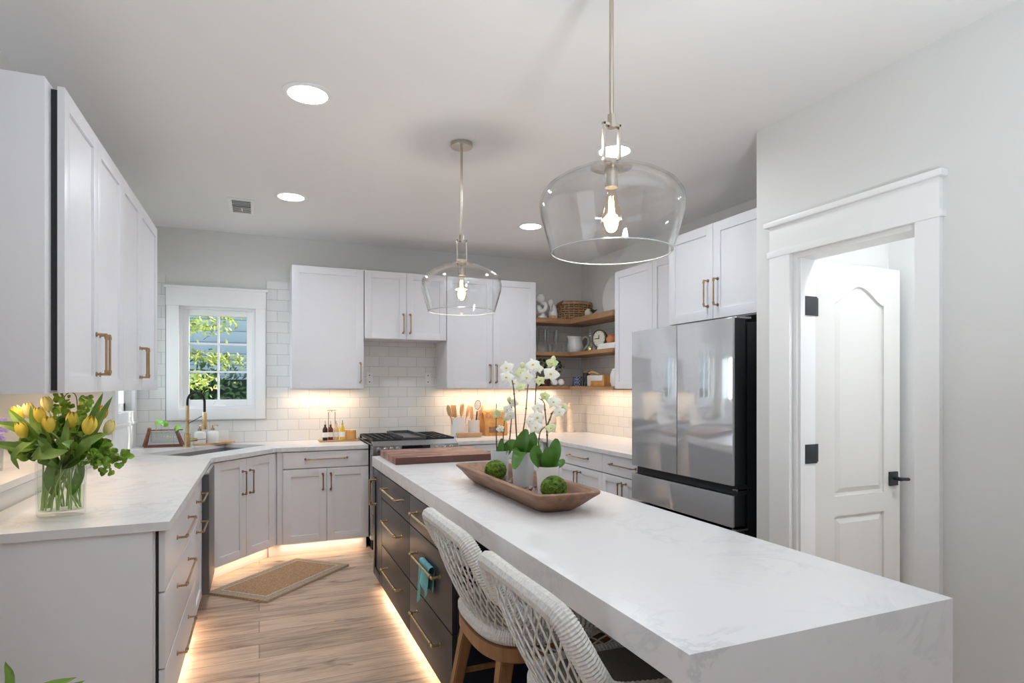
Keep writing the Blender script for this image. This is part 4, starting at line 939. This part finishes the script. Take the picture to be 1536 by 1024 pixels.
for x, xt in ((-.81, -.775), (-.555, -.60)):
    b.tube([(x, 5.38, KZ + .008), (xt, 5.325, KZ + .145)], .0125, 6); b.tube([(x + .004, 5.28, KZ + .008), (xt, 5.33, KZ + .135)], .0125, 6)
b.box((-.805, 5.272, KZ), (-.545, 5.29, KZ + .012), .002); b.box((-.805, 5.37, KZ), (-.55, 5.386, KZ + .012), .002); b.tube([(-.79, 5.327, KZ + .128), (-.55, 5.327, KZ + .128)], .004, 8); b.build('frame', M['redwood'], t)
b = MB(); b.tube([(-.765, 5.327, KZ + .075), (-.575, 5.327, KZ + .075)], .042, 24); b.build('glass_tube', M['glass'], t, 60)
b = MB()
for x, z in ((-.735, .19), (-.65, .175), (-.60, .15)): b.tube([(x + .01, 5.327, KZ + .06), (x, 5.32, KZ + z)], .002, 5)
b.build('stem', M['tstem'], t)
for x, z, k in ((-.735, .175, 1), (-.655, .165, -1), (-.605, .13, 1)):
    b = MB(); b.leafstrip([(x, 5.32, KZ + z - .01), (x + k * .02, 5.305, KZ + z + .015), (x + k * .055, 5.29, KZ + z + .018)], .05, .2, None, 8); b.build('leaf', plain('pothos_green', (.28, .58, .12), .4, var=.3, vscale=40), t)
t = thing('menorah', 'dark wire menorah on the ledge beside the left window', 'menorah', (-.96, 4.4, .9395))
b = MB(); c = Vector((-.955, 4.36, 0)); hz = .9395; Ld = Vector((.35, 1, 0)).normalized()
b.lathe([(.0, 0), (.05, 0), (.045, .008), (.0, .01)], (c.x, c.y, hz), 20, cap=False); b.tube([c + Vector((0, 0, hz)), c + Vector((0, 0, hz + .13))], .004, 6)
for k in range(1, 5):
    r = .045 * k
    for s_ in (-1, 1): b.tube([c + Ld * (s_ * r * math.sin(a)) + Vector((0, 0, hz + .13 - (r * .68) * math.cos(a))) for a in [i * math.pi / 20 for i in range(11)]], .0028, 6)
b.tube([c - Ld * .18 + Vector((0, 0, hz + .13)), c + Ld * .18 + Vector((0, 0, hz + .13))], .0028, 6); b.build('branch', M['black'], t)
t = thing('lavender_glass', 'clear glass of lavender flowers on the ledge at left edge', 'vase', (-1.06, 3.31, .9395))
b = MB(); b.lathe([(.0, 0), (.036, 0), (.04, .11), (.037, .11), (.034, .006), (.0, .006)], (-1.075, 3.30, .9395), 24, cap=False); b.build('glass_cup', M['glass'], t, 60)
b = MB(); rg = random.Random(2)
for i in range(9): b.tube([(-1.075 + rg.uniform(-.02, .02), 3.30 + rg.uniform(-.02, .02), .95), (-1.075 + rg.uniform(-.04, .04), 3.30 + rg.uniform(-.05, .05), 1.08)], .0015, 5)
b.build('stem', M['tstem'], t)
b = MB()
for i in range(60): b.ico((-1.075 + rg.gauss(0, .028), 3.30 + rg.gauss(0, .03), 1.105 + rg.gauss(0, .025)), .011, 1)
b.build('blossom', M['lav'], t)

# ------------------------------------------------------------------ tulip vase
vx, vy = -.665, 2.655; VB = Vector((vx, vy, KZ))
t = thing('glass_vase', 'oval clear glass vase of water on the left worktop', 'vase', (vx, vy, KZ))
b = MB(); b.lathe([(.0, 0), (.071, 0), (.074, .004), (.076, .10), (.077, .20), (.0745, .2015), (.0725, .20), (.0715, .10), (.069, .02), (.0, .018)], (vx, vy, KZ), 48, 1, .66, cap=False); b.build('vase_glass', M['vase'], t, 60)
b = MB(); b.lathe([(.0, .019), (.068, .021), (.0708, .105), (.0, .105)], (vx, vy, KZ), 48, 1, .66, cap=False); b.build('water', M['water'], t)
def tulip(p, m, lab, up=None, sc=1.0):
    p = Vector(p); up = Vector(up or ((p.x - vx) * .9, (p.y - vy) * .6 - .05, .35)).normalized()
    t = thing('yellow_tulip', lab, 'flower', VB + Vector((0, 0, .02)), 'tulips in the glass vase')
    ra = random.Random(int(p.x * 9999)); q_ = ra.uniform(0, 6.28); base = VB + Vector((.058 * math.cos(q_), .036 * math.sin(q_), .024)); neck = VB + Vector(((p.x - vx) * .12, (p.y - vy) * .1, .20))
    neck.x = max(vx - .06, min(vx + .06, neck.x * 1.0 + ra.uniform(-.03, .03))); foot = p - up * .022 * sc
    MB().tube(spline([base, neck, neck.lerp(foot, .55) + Vector((0, 0, .018)), foot], 14), .003, 6).build('stem', M['tstem'], t)
    rot = up.to_track_quat('Z', 'Y').to_matrix().to_4x4(); b = MB(Matrix.Translation(p - up * .022 * sc) @ rot)
    for k in range(6):
        a0 = k * math.pi / 3 + (.1 if k % 2 else 0); R0 = .021 * sc * (1 if k % 2 else .9)
        def pet(u, v):
            w = (1 - v ** 5) ** .6 * .66; a = a0 + (u - .5) * 2 * w
            rad = R0 * max(.12, math.sin(math.pi * (.10 + .78 * v))) ** .75; return (rad * math.cos(a), rad * math.sin(a), .062 * sc * v - .004 * sc * abs(u - .5))
        b.grid(pet, 6, 8)
    b.build('flower_head', m, t, 60)
TL = [((-.815, 2.74, 1.203), 'tulip', 'yellow tulip furthest left, half behind the leaves'), ((-.764, 2.60, 1.150), 'tulip', 'small yellow tulip drooping low at left of bouquet'), ((-.760, 2.66, 1.215), 'tulipp', 'pale yellow tulip left of the clustered pair'), ((-.718, 2.62, 1.200), 'tulip', 'yellow tulip just right of the pale one, upper left'), ((-.729, 2.74, 1.236), 'tulipp', 'pale tulip highest at the top of the bouquet'), ((-.676, 2.56, 1.170), 'tulip', 'yellow tulip front and centre of the bouquet'), ((-.690, 2.80, 1.222), 'tulipp', 'pale tulip at the back centre among the greenery'), ((-.624, 2.62, 1.181), 'tulip', 'yellow tulip half hidden by greenery right of centre'), ((-.603, 2.68, 1.224), 'tulip', 'upright yellow tulip at the upper right'), ((-.557, 2.55, 1.163), 'tulip', 'large yellow tulip at the front right'), ((-.551, 2.70, 1.200), 'tulipo', 'orange tulip at the right behind two pointed leaves'), ((-.512, 2.62, 1.150), 'tulipp', 'greenish tulip furthest right of the bouquet')]
for p, m, lab in TL: tulip(p, M[m], lab, sc=.94 if 'large' not in lab else 1.1)
# tulip leaves and filler greenery
t = thing('vase_greenery', 'green leaves and trailing sprigs around the yellow tulips', 'greenery', VB + Vector((0, 0, .15)))
def tl(pts, w, fold=.35, nrm=None): MB().leafstrip(pts, w, fold, nrm, 16).build('leaf', M['tleaf'], t)
c0 = Vector((vx, vy, KZ + .17))
tl([c0, (-.738, 2.62, 1.125), (-.774, 2.60, 1.162), (-.85, 2.58, 1.185)], .045)
tl([c0, (-.713, 2.60, 1.085), (-.755, 2.55, 1.095), (-.83, 2.50, 1.125)], .05)
tl([c0, (-.707, 2.58, 1.10), (-.725, 2.52, 1.112), (-.755, 2.50, 1.075), (-.742, 2.50, 1.028)], .03)
tl([c0, (-.585, 2.60, 1.065), (-.559, 2.62, 1.184), (-.529, 2.62, 1.285)], .045)
tl([c0, (-.595, 2.58, 1.05), (-.541, 2.58, 1.162), (-.492, 2.58, 1.272)], .048)
tl([c0, (-.72, 2.66, 1.10), (-.794, 2.68, 1.181), (-.835, 2.70, 1.228)], .035)
tl([c0, (-.69, 2.56, 1.055), (-.70, 2.52, 1.078), (-.64, 2.48, 1.078), (-.60, 2.48, 1.09)], .05, .3)
tl([c0, (-.62, 2.57, 1.06), (-.60, 2.52, 1.10), (-.625, 2.50, 1.115)], .05)
tl([c0, (-.70, 2.62, 1.12), (-.735, 2.63, 1.18), (-.745, 2.62, 1.24)], .035)
tl([c0, (-.64, 2.56, 1.06), (-.62, 2.53, 1.12), (-.615, 2.53, 1.20)], .04)
tl([c0, (-.585, 2.54, 1.07), (-.55, 2.52, 1.11), (-.49, 2.52, 1.145)], .045)
tl([c0, (-.66, 2.52, 1.06), (-.665, 2.50, 1.10), (-.69, 2.49, 1.13)], .04)
rg = random.Random(11)
def roundleaf(b, p, d, s):
    b.leafstrip([p, p + d * s * .5, p + d * s], s * .95, .25, Vector((rg.uniform(-.5, .3), -1, rg.uniform(.1, .9))), 6)
SP = [((-.455, 2.60, 1.05), (-.50, 2.60, 1.06)), ((-.505, 2.57, 1.0), (-.545, 2.56, 1.05)), ((-.53, 2.55, 1.03), (-.56, 2.56, 1.07)), ((-.48, 2.62, 1.03), (-.54, 2.60, 1.07)), ((-.62, 2.80, 1.27), (-.63, 2.72, 1.18)), ((-.66, 2.70, 1.26), (-.65, 2.69, 1.18)), ((-.70, 2.78, 1.27), (-.69, 2.72, 1.18)), ((-.58, 2.62, 1.26), (-.60, 2.62, 1.17))]
for tip, mid in SP:
    b = MB(); bs = MB(); path = spline([c0, mid, tip], 12); bs.tube(path, .0014, 5)
    for q in path[4:]:
        for _ in range(4):
            d = Vector((rg.uniform(-1, 1), rg.uniform(-1, .3), rg.uniform(-.8, .8))).normalized(); roundleaf(b, q + d * .006, d, rg.uniform(.014, .026))
    sg_ = bs.build('sprig', M['tstem'], t); b.build('sprig_leaf', M['green'], sg_)
b = MB(); b2 = MB()
for i in range(330):
    a = rg.uniform(0, 6.283); rr = math.sqrt(rg.random()); p = Vector((vx + .005 + .135 * rr * math.cos(a), vy + .075 * rr * math.sin(a), KZ + .215 + rg.random() * .11 * (1.3 - rr)))
    d = (p - c0).normalized() + Vector((rg.uniform(-.7, .7), rg.uniform(-.9, .2), rg.uniform(-.5, .5))); roundleaf(b if i % 2 else b2, p, d.normalized(), rg.uniform(.018, .04))
b.build('filler_leaf', M['green'], t); b2.build('filler_leaf', M['greend'], t)
b = MB()
for i in range(20):
    a, a2 = rg.uniform(0, 6.28), rg.uniform(0, 6.28); b.tube(spline([VB + Vector((.06 * math.cos(a), .038 * math.sin(a), .024)), VB + Vector((.05 * math.cos(a) + .012 * math.cos(a2), .03 * math.sin(a), .11)), VB + Vector((.062 * math.cos(a2), .038 * math.sin(a2), .22))], 8), rg.uniform(.002, .0034), 6)
b.build('stem', M['tstem'], t)
b = MB()
for i in range(3):
    a = i * 2.1; b.leafstrip([VB + Vector((.03 * math.cos(a), .02 * math.sin(a), .07)), VB + Vector((.055 * math.cos(a), .034 * math.sin(a), .14)), VB + Vector((.06 * math.cos(a + .3), .036 * math.sin(a + .3), .225))], .034, .3, (0, -1, .2), 8)
b.build('leaf', M['tleaf'], t)
b = MB(); b.tube(spline([(-.63, 2.72, 1.20), (-.635, 2.72, 1.27), (-.655, 2.72, 1.285), (-.672, 2.72, 1.265), (-.66, 2.72, 1.245)], 16), .0016, 5); b.build('tendril', M['stem'], t)
# floor plant at the left
t = thing('potted_grass_plant', 'strappy green plant, only its leaf tips show at bottom left', 'plant', (-.68, 2.05, 0))
MB().lathe([(.0, 0), (.11, 0), (.14, .24), (.13, .24), (.10, .02), (.0, .02)], (-.68, 2.05, 0), 28, cap=False).build('pot', M['ceramicm'], t)
MB().lathe([(.0, .215), (.129, .215), (.129, .22), (.0, .22)], (-.68, 2.05, 0), 28, cap=False).build('soil', M['soil'], t)
for tip, mid in (((-.655, 2.10, .540), (-.640, 2.09, .46)), ((-.487, 2.10, .464), (-.59, 2.08, .43)), ((-.465, 2.09, .455), (-.57, 2.07, .41)), ((-.86, 2.1, .42), (-.79, 2.1, .42)), ((-.78, 2.13, .44), (-.73, 2.1, .38)), ((-.58, 1.92, .38), (-.63, 1.98, .36)), ((-.68, 1.85, .36), (-.68, 1.94, .36))):
    MB().leafstrip([(-.68, 2.05, .22), mid, tip], .03, .35, None, 12).build('leaf', M['tleaf'], t)

# ------------------------------------------------------------------ rug, cloth
rc_ = [Vector((-.30, 4.215)), Vector((.045, 3.905)), Vector((.605, 4.48)), Vector((.245, 4.80))]
cen = sum(rc_, Vector((0, 0))) / 4
sq = lambda k0, k1: [tuple(cen + (rc_[1] - rc_[0]) * .5 * sx * k1 + (rc_[2] - rc_[1]) * .5 * sy * k0) for sx, sy in ((-1, -1), (1, -1), (1, 1), (-1, 1))]
t = thing('jute_rug', 'tan braided jute rug with cream border before the sink', 'rug', (cen.x, cen.y, 0))
MB().prism(sq(1, 1), .001, .016).build('edge', M['jutee'], t); MB().prism(sq(.87, .78), .0162, .0185).build('border', M['juteb'], t); MB().prism(sq(.835, .72), .0187, .0205).build('field', M['jute'], t)
t = thing('dish_towel', 'teal tea towel hanging on an island drawer pull behind stool', 'towel', (.68, 2.6, .5))
def tow(u, v):
    z = .522 - (.11 + .07 * (u > .72)) * v - .03 * v * math.sin(u * 7); return (.6675 - .006 * math.sin(u * 13) * (v + .2) - .004 * v, 2.50 + .17 * u + .02 * v, z)
b = MB(); b.grid(tow, 20, 14); b.grid(lambda u, v: (.694 - .010 * v + .003 * math.sin(u * 9), 2.50 + .17 * u, .522 - .10 * v), 20, 8)
b.grid(lambda u, v: (.6805 - .0135 * math.cos(math.pi * v), 2.50 + .17 * u, .522 + .0125 * math.sin(math.pi * v)), 20, 6); b.build('cloth', M['teal'], t, 60)

# ------------------------------------------------------------------ cutting board, dough bowl, orchids
o = MB().box((.745, 3.555, KZ), (1.378, 4.045, KZ + .042), .004).build('cutting_board', M['block']); tag(o, 'thick end-grain wooden cutting board at the far island end', 'cutting board')
t = thing('dough_bowl', 'long carved wooden dough bowl on the island', 'bowl', (1.055, 2.43, KZ))
def rr(cx, cy, hx, hy, r, n=6):
    out = []
    for qx, qy, a0 in ((1, 1, 0), (-1, 1, 90), (-1, -1, 180), (1, -1, 270)):
        for i in range(n + 1): a = R(a0 + 90 * i / n); out.append((cx + qx * (hx - r) + r * math.cos(a), cy + qy * (hy - r) + r * math.sin(a)))
    return out
bx, by = 1.036, 2.40
lv = [(.070, .395, .04, 0), (.092, .425, .04, .02), (.116, .462, .04, .05), (.134, .490, .035, .072), (.135, .492, .035, .080), (.128, .485, .034, .084), (.112, .465, .03, .081), (.102, .445, .03, .062), (.082, .40, .035, .032), (.06, .36, .035, .022)]
V = []; F = []; n = 28
for hx, hy, r, z in lv:
    V += [(x, y, KZ + z + .004 * noise.noise(Vector((x * 14, y * 9, z * 20))) * (1 if z > .01 else 0)) for x, y in rr(bx, by, hx, hy, r)]
for k in range(len(lv) - 1): F += [(k * n + i, k * n + (i + 1) % n, (k + 1) * n + (i + 1) % n, (k + 1) * n + i) for i in range(n)]
F += [tuple(range(n))[::-1], tuple(range((len(lv) - 1) * n, len(lv) * n))]
MB()._add(V, F).build('trough', M['bowl'], t, 50)
b = MB(); rg = random.Random(4)
for i in range(260):
    x, y = bx + rg.uniform(-.065, .065), by + rg.uniform(-.36, .36); b.ico((x, y, KZ + .028 + rg.uniform(0, .008)), rg.uniform(.006, .01), 1)
o = b.build('pebble_filler', M['bead']); tag(o, 'small pebbles and beads scattered in the dough bowl', 'pebbles'); o['kind'] = 'stuff'
PZ = KZ + .034
def flower(b, bl, p, face, s):
    face = Vector(face).normalized(); rot = face.to_track_quat('Z', 'Y').to_matrix().to_4x4() @ Matrix.Rotation(rg.uniform(-.4, .4), 4, 'Z')
    b.M = Matrix.Translation(p) @ rot; bl.M = b.M
    for a, w, L in ((90, .62, 1.0), (165, 1.05, 1.0), (15, 1.05, 1.0), (232, .6, .95), (308, .6, .95)):
        a = R(a); d = Vector((math.cos(a), math.sin(a), 0)); sd = Vector((-d.y, d.x, 0))
        def f(u, v):
            ww = s * .5 * w * math.sin(math.pi * (.08 + .92 * v) ** .7) ** .8; q = d * (s * L * v) + sd * ((u - .5) * 2 * ww) + Vector((0, 0, s * (.10 * v - .28 * v * v - .12 * (u - .5) ** 2 * 4 * v)))
            return q
        b.grid(f, 4, 5)
    bl.ico((0, 0, s * .12), s * .17, 1, (1, .8, 1.2))
    b.M = Matrix(); bl.M = Matrix()
def orchid(cx, cy, r0, r1, h, lab, stems, flowers, leaves, buds, m):
    t = thing('potted_orchid', lab, 'orchid', (cx, cy, PZ), 'white orchids in the dough bowl')
    MB().lathe([(.0, 0), (r0, 0), (r0 * 1.02, .004), (r1, h), (r1 - .004, h), (r0 - .004, .01), (.0, .008)], (cx, cy, PZ), 36, cap=False).build('pot', m, t)
    MB().lathe([(.0, h - .012), (r1 - .005, h - .012), (r1 - .005, h - .01), (.0, h - .006)], (cx, cy, PZ), 24, cap=False).build('potting_mix', M['soil'], t)
    for s_ in stems:
        q = spline(s_, 18); b = MB(); b.tube(q, [.0036 - .0001 * i for i in range(19)], 6)
        for k in (5, 10): b.ico(q[k], .005, 1)
        b.build('stem', M['stem'], t)
    for p, s_, kind in flowers:
        b = MB(); bl = MB(); flower(b, bl, Vector(p), (-.42 + rg.uniform(-.3, .3), -.9, rg.uniform(-.1, .25)), s_)
        fo = b.build('flower', M['petal'] if kind else M['petalg'], t, 60); bl.build('flower_lip', M['lip'], fo)
    if buds:
        for p in buds: MB().ico(p, .011, 2, (1, 1, 1.3)).build('bud', M['petalg'], t)
    for pts, w in leaves: MB().leafstrip(pts, w, .3, None, 14, lambda q: math.sin(math.pi * (.12 + .86 * q)) ** .55).build('leaf', M['leaf'], t)
zc = lambda z: z
orchid(1.062, 2.40, .042, .052, .15, 'tallest white orchid in grey-white pot, middle of the bowl',
    [[(1.055, 2.39, 1.0), (1.017, 2.36, 1.06), (1.005, 2.36, 1.249), (.993, 2.36, 1.334), (.965, 2.36, 1.39)], [(1.06, 2.39, 1.0), (1.04, 2.36, 1.08), (1.055, 2.36, 1.18), (1.07, 2.36, 1.334), (1.084, 2.36, 1.40)], [(1.09, 2.40, 1.0), (1.104, 2.38, 1.08), (1.112, 2.38, 1.247), (1.121, 2.38, 1.364), (1.15, 2.38, 1.408), (1.19, 2.37, 1.42)]],
    [((.962, 2.345, 1.385), .034, 1), ((.957, 2.335, 1.345), .034, 1), ((1.003, 2.36, 1.318), .027, 1), ((1.022, 2.335, 1.365), .027, 0), ((1.045, 2.325, 1.345), .036, 1), ((1.028, 2.345, 1.305), .025, 0), ((1.086, 2.35, 1.40), .034, 1), ((1.122, 2.37, 1.385), .026, 1), ((1.120, 2.35, 1.332), .026, 0), ((1.179, 2.355, 1.408), .03, 0), ((1.165, 2.335, 1.360), .040, 1)],
    [([(1.03, 2.38, 1.01), (1.03, 2.345, 1.06), (1.048, 2.33, 1.125)], .062), ([(1.07, 2.38, 1.01), (1.085, 2.36, 1.06), (1.095, 2.37, 1.11)], .05), ([(1.045, 2.37, 1.02), (1.005, 2.31, 1.03), (.972, 2.29, .965)], .055), ([(1.09, 2.40, 1.01), (1.12, 2.40, 1.04), (1.15, 2.42, 1.06)], .045)],
    [(1.045, 2.37, 1.398), (1.19, 2.36, 1.428)], M['ceramicg'])
orchid(1.068, 2.69, .039, .044, .125, 'small orchid furthest left in the bowl, with bare stakes',
    [[(1.05, 2.68, .97), (1.045, 2.68, 1.10), (1.046, 2.68, 1.225)], [(1.08, 2.68, .97), (1.078, 2.67, 1.08), (1.08, 2.66, 1.15)], [(1.11, 2.69, .97), (1.125, 2.69, 1.11), (1.13, 2.69, 1.205), (1.108, 2.68, 1.235)]],
    [((1.133, 2.68, 1.225), .028, 1), ((1.095, 2.66, 1.196), .027, 1), ((1.103, 2.645, 1.168), .03, 1), ((1.044, 2.67, 1.177), .026, 0), ((1.058, 2.66, 1.104), .022, 1)],
    [([(1.06, 2.68, .965), (1.058, 2.66, 1.0), (1.062, 2.65, 1.06)], .034), ([(1.08, 2.69, .965), (1.11, 2.67, 1.02), (1.14, 2.66, 1.045)], .052), ([(1.07, 2.68, .965), (1.08, 2.66, .995), (1.075, 2.65, 1.03)], .032)],
    [(1.085, 2.66, 1.155), (1.108, 2.67, 1.245)], M['ceramicg'])
orchid(1.065, 2.165, .038, .046, .115, 'white orchid nearest the camera, in the right-hand white pot',
    [[(1.06, 2.16, .96), (1.061, 2.16, 1.10), (1.055, 2.165, 1.20), (1.049, 2.165, 1.244), (1.025, 2.165, 1.262)], [(1.04, 2.16, .96), (1.025, 2.16, 1.05), (1.028, 2.16, 1.119), (1.052, 2.16, 1.148)], [(1.061, 2.165, 1.145), (1.075, 2.16, 1.18), (1.088, 2.16, 1.206), (1.135, 2.155, 1.224)]],
    [((1.085, 2.15, 1.245), .032, 1), ((1.055, 2.17, 1.268), .024, 0), ((1.108, 2.145, 1.205), .028, 1), ((1.067, 2.14, 1.142), .025, 0), ((1.030, 2.18, 1.220), .028, 1), ((1.022, 2.17, 1.182), .034, 1), ((1.012, 2.165, 1.145), .034, 1), ((.985, 2.16, 1.17), .02, 1)],
    [([(1.05, 2.17, .983), (1.012, 2.155, 1.03), (1.008, 2.15, 1.075)], .056), ([(1.07, 2.165, .983), (1.082, 2.14, 1.04), (1.090, 2.135, 1.10)], .055), ([(1.055, 2.155, .983), (1.045, 2.125, 1.03), (1.045, 2.12, 1.07)], .046), ([(1.075, 2.16, .983), (1.11, 2.15, .995), (1.135, 2.155, 1.012)], .032)],
    [(1.138, 2.155, 1.226), (1.142, 2.16, 1.215)], M['ceramicm'])
for c, lab in (((1.005, 2.585, PZ + .047), 'moss ball at the left, in front of the small orchid'), ((1.03, 2.04, PZ + .048), 'moss ball at the right, nearest the camera in bowl')):
    o = MB().ico(c, .050, 5, (1, 1, .94), .09, 14).build('moss_ball', M['moss']); tag(o, lab, 'moss ball', 'moss balls in the dough bowl')

# ------------------------------------------------------------------ counter stools
def stool():
    t = thing('counter_stool', 'rope-back counter stool, the further one, left of the pair', 'stool', (0, 0, 0), 'woven counter stools')
    DZ = .022
    half = [(-.325, 0, .862), (-.325, .10, .862), (-.321, .18, .858), (-.31, .225, .842), (-.285, .245, .79), (-.25, .25, .72), (-.205, .244, .66), (-.10, .232, .632), (.03, .226, .616), (.12, .223, .60), (.165, .217, .565), (.18, .212, .50)]
    half = [(x, y, z - DZ * min(1, max(0, (z - .6) / .2))) for x, y, z in half]
    rail = spline([(x, -y, z) for x, y, z in half[:0:-1]] + half, 360)
    b = MB(); b.tube(rail, [(.0235 + .004 * min(1, abs(i - 180) / 70)) * (1 + (.055 if i % 2 else -.045)) for i in range(361)], 10); b.build('rope_wrapped_rail', M['rope'], t, 15)
    bhalf = [(-.212, 0, .505), (-.208, .09, .505), (-.19, .16, .505), (-.15, .205, .505), (-.09, .222, .505), (0, .225, .505), (.10, .222, .505), (.17, .213, .505)]
    base = spline([(x, -y, z) for x, y, z in bhalf[:0:-1]] + bhalf, 240)
    b = MB(); b.tube(base, [.027 * (1 + (.05 if i % 2 else -.04)) for i in range(241)], 10); b.build('rope_wrapped_base', M['rope'], t, 15)
    N = 64
    def surf(s_, v):
        s_ = min(1, max(0, s_)); i = s_ * 360; k = min(int(i), 359); a = rail[k].lerp(rail[k + 1], i - k); i = s_ * 240; k = min(int(i), 239); c = base[k].lerp(base[k + 1], i - k)
        p = a.lerp(c, v); o_ = Vector((p.x + .02, p.y, 0)); o_.normalize(); return p + o_ * .018 * math.sin(math.pi * v)
    b = MB(); rg = random.Random(9)
    for i in range(1, N):
        sg = 1 if i % 2 else -1; q = []
        ph = rg.uniform(-.10, .10); am = rg.uniform(.5, .66)
        for j in range(43):
            v = j / 42; tri = 2 / math.pi * math.asin(.985 * math.sin(math.pi * (v * 8.0 + ph))); fade = min(1, 6 * v) * min(1, 6 * (1 - v)) ; q.append(surf((i + am * sg * tri * fade) / N, v))
        b.tube(q, .0028, 5)
    b.build('rope_netting', M['rope'], t, 60)
    ring = spline([(x - (.004 if x < -.1 else 0), -y, 0) for x, y, z in bhalf[:0:-1]] + [(x, y, 0) for x, y, z in bhalf], 48)
    b = MB(); V = []; F = []
    for p in ring:
        d = Vector((p.x - .0, p.y, 0)); d.normalize()
        for rr_, z in ((.024, .478), (.024, .436), (.018, .43), (-.012, .43), (-.012, .478)): V.append(p + d * rr_ + Vector((0, 0, z)))
    for i in range(48): F += [(i * 5 + k, i * 5 + (k + 1) % 5, i * 5 + 5 + (k + 1) % 5, i * 5 + 5 + k) for k in range(5)]
    F += [(0, 1, 2, 3, 4), (240, 244, 243, 242, 241)]; b._add(V, F); b.box((.165, -.225, .43), (.20, .225, .478), .003); b.build('seat_frame', M['stoolw'], t)
    b = MB(); b.prism([(p.x * .92, p.y * .9) for p in ring], .44, .505); cu = b
    cu.prism([(p.x * .90, p.y * .88) for p in ring], .505, .532, [(p.x * .84, p.y * .82) for p in ring]); b.build('seat_cushion', M['seatf'], t)
    for sx, sy in ((-1, -1), (-1, 1), (1, -1), (1, 1)):
        a = Vector((-.165 if sx < 0 else .165, sy * .178, .45)); e = Vector((-.245 if sx < 0 else .205, sy * .222, 0)); b = MB(); V = []
        for p, w in ((a, .024), (e, .017)): V += [(p.x - w, p.y - w, p.z), (p.x + w, p.y - w, p.z), (p.x + w, p.y + w, p.z), (p.x - w, p.y + w, p.z)]
        b._add(V, [(3, 2, 1, 0), (4, 5, 6, 7)] + [(i, (i + 1) % 4, 4 + (i + 1) % 4, 4 + i) for i in range(4)]); bmesh.ops.bevel(b.bm, geom=b.bm.edges[:], offset=.004, segments=2, affect='EDGES'); b.build('leg', M['stoolw'], t)
    L = lambda sx, sy, z: (Vector((-.165 if sx < 0 else .165, sy * .178, .45)).lerp(Vector((-.245 if sx < 0 else .205, sy * .222, 0)), 1 - z / .45))
    for a, e in (((-1, -1), (-1, 1)), ((1, -1), (1, 1)), ((-1, -1), (1, -1)), ((-1, 1), (1, 1))):
        z = .18 if a[0] == e[0] else .23; MB().tube([L(*a, z), L(*e, z)], .011, 8).build('stretcher', M['stoolw'], t)
    return t
st_ = stool(); st_.location = (.90, 1.975, 0)
dup(st_, (.895, 1.34, 0), 'rope-back counter stool nearest the camera, cut off at bottom')
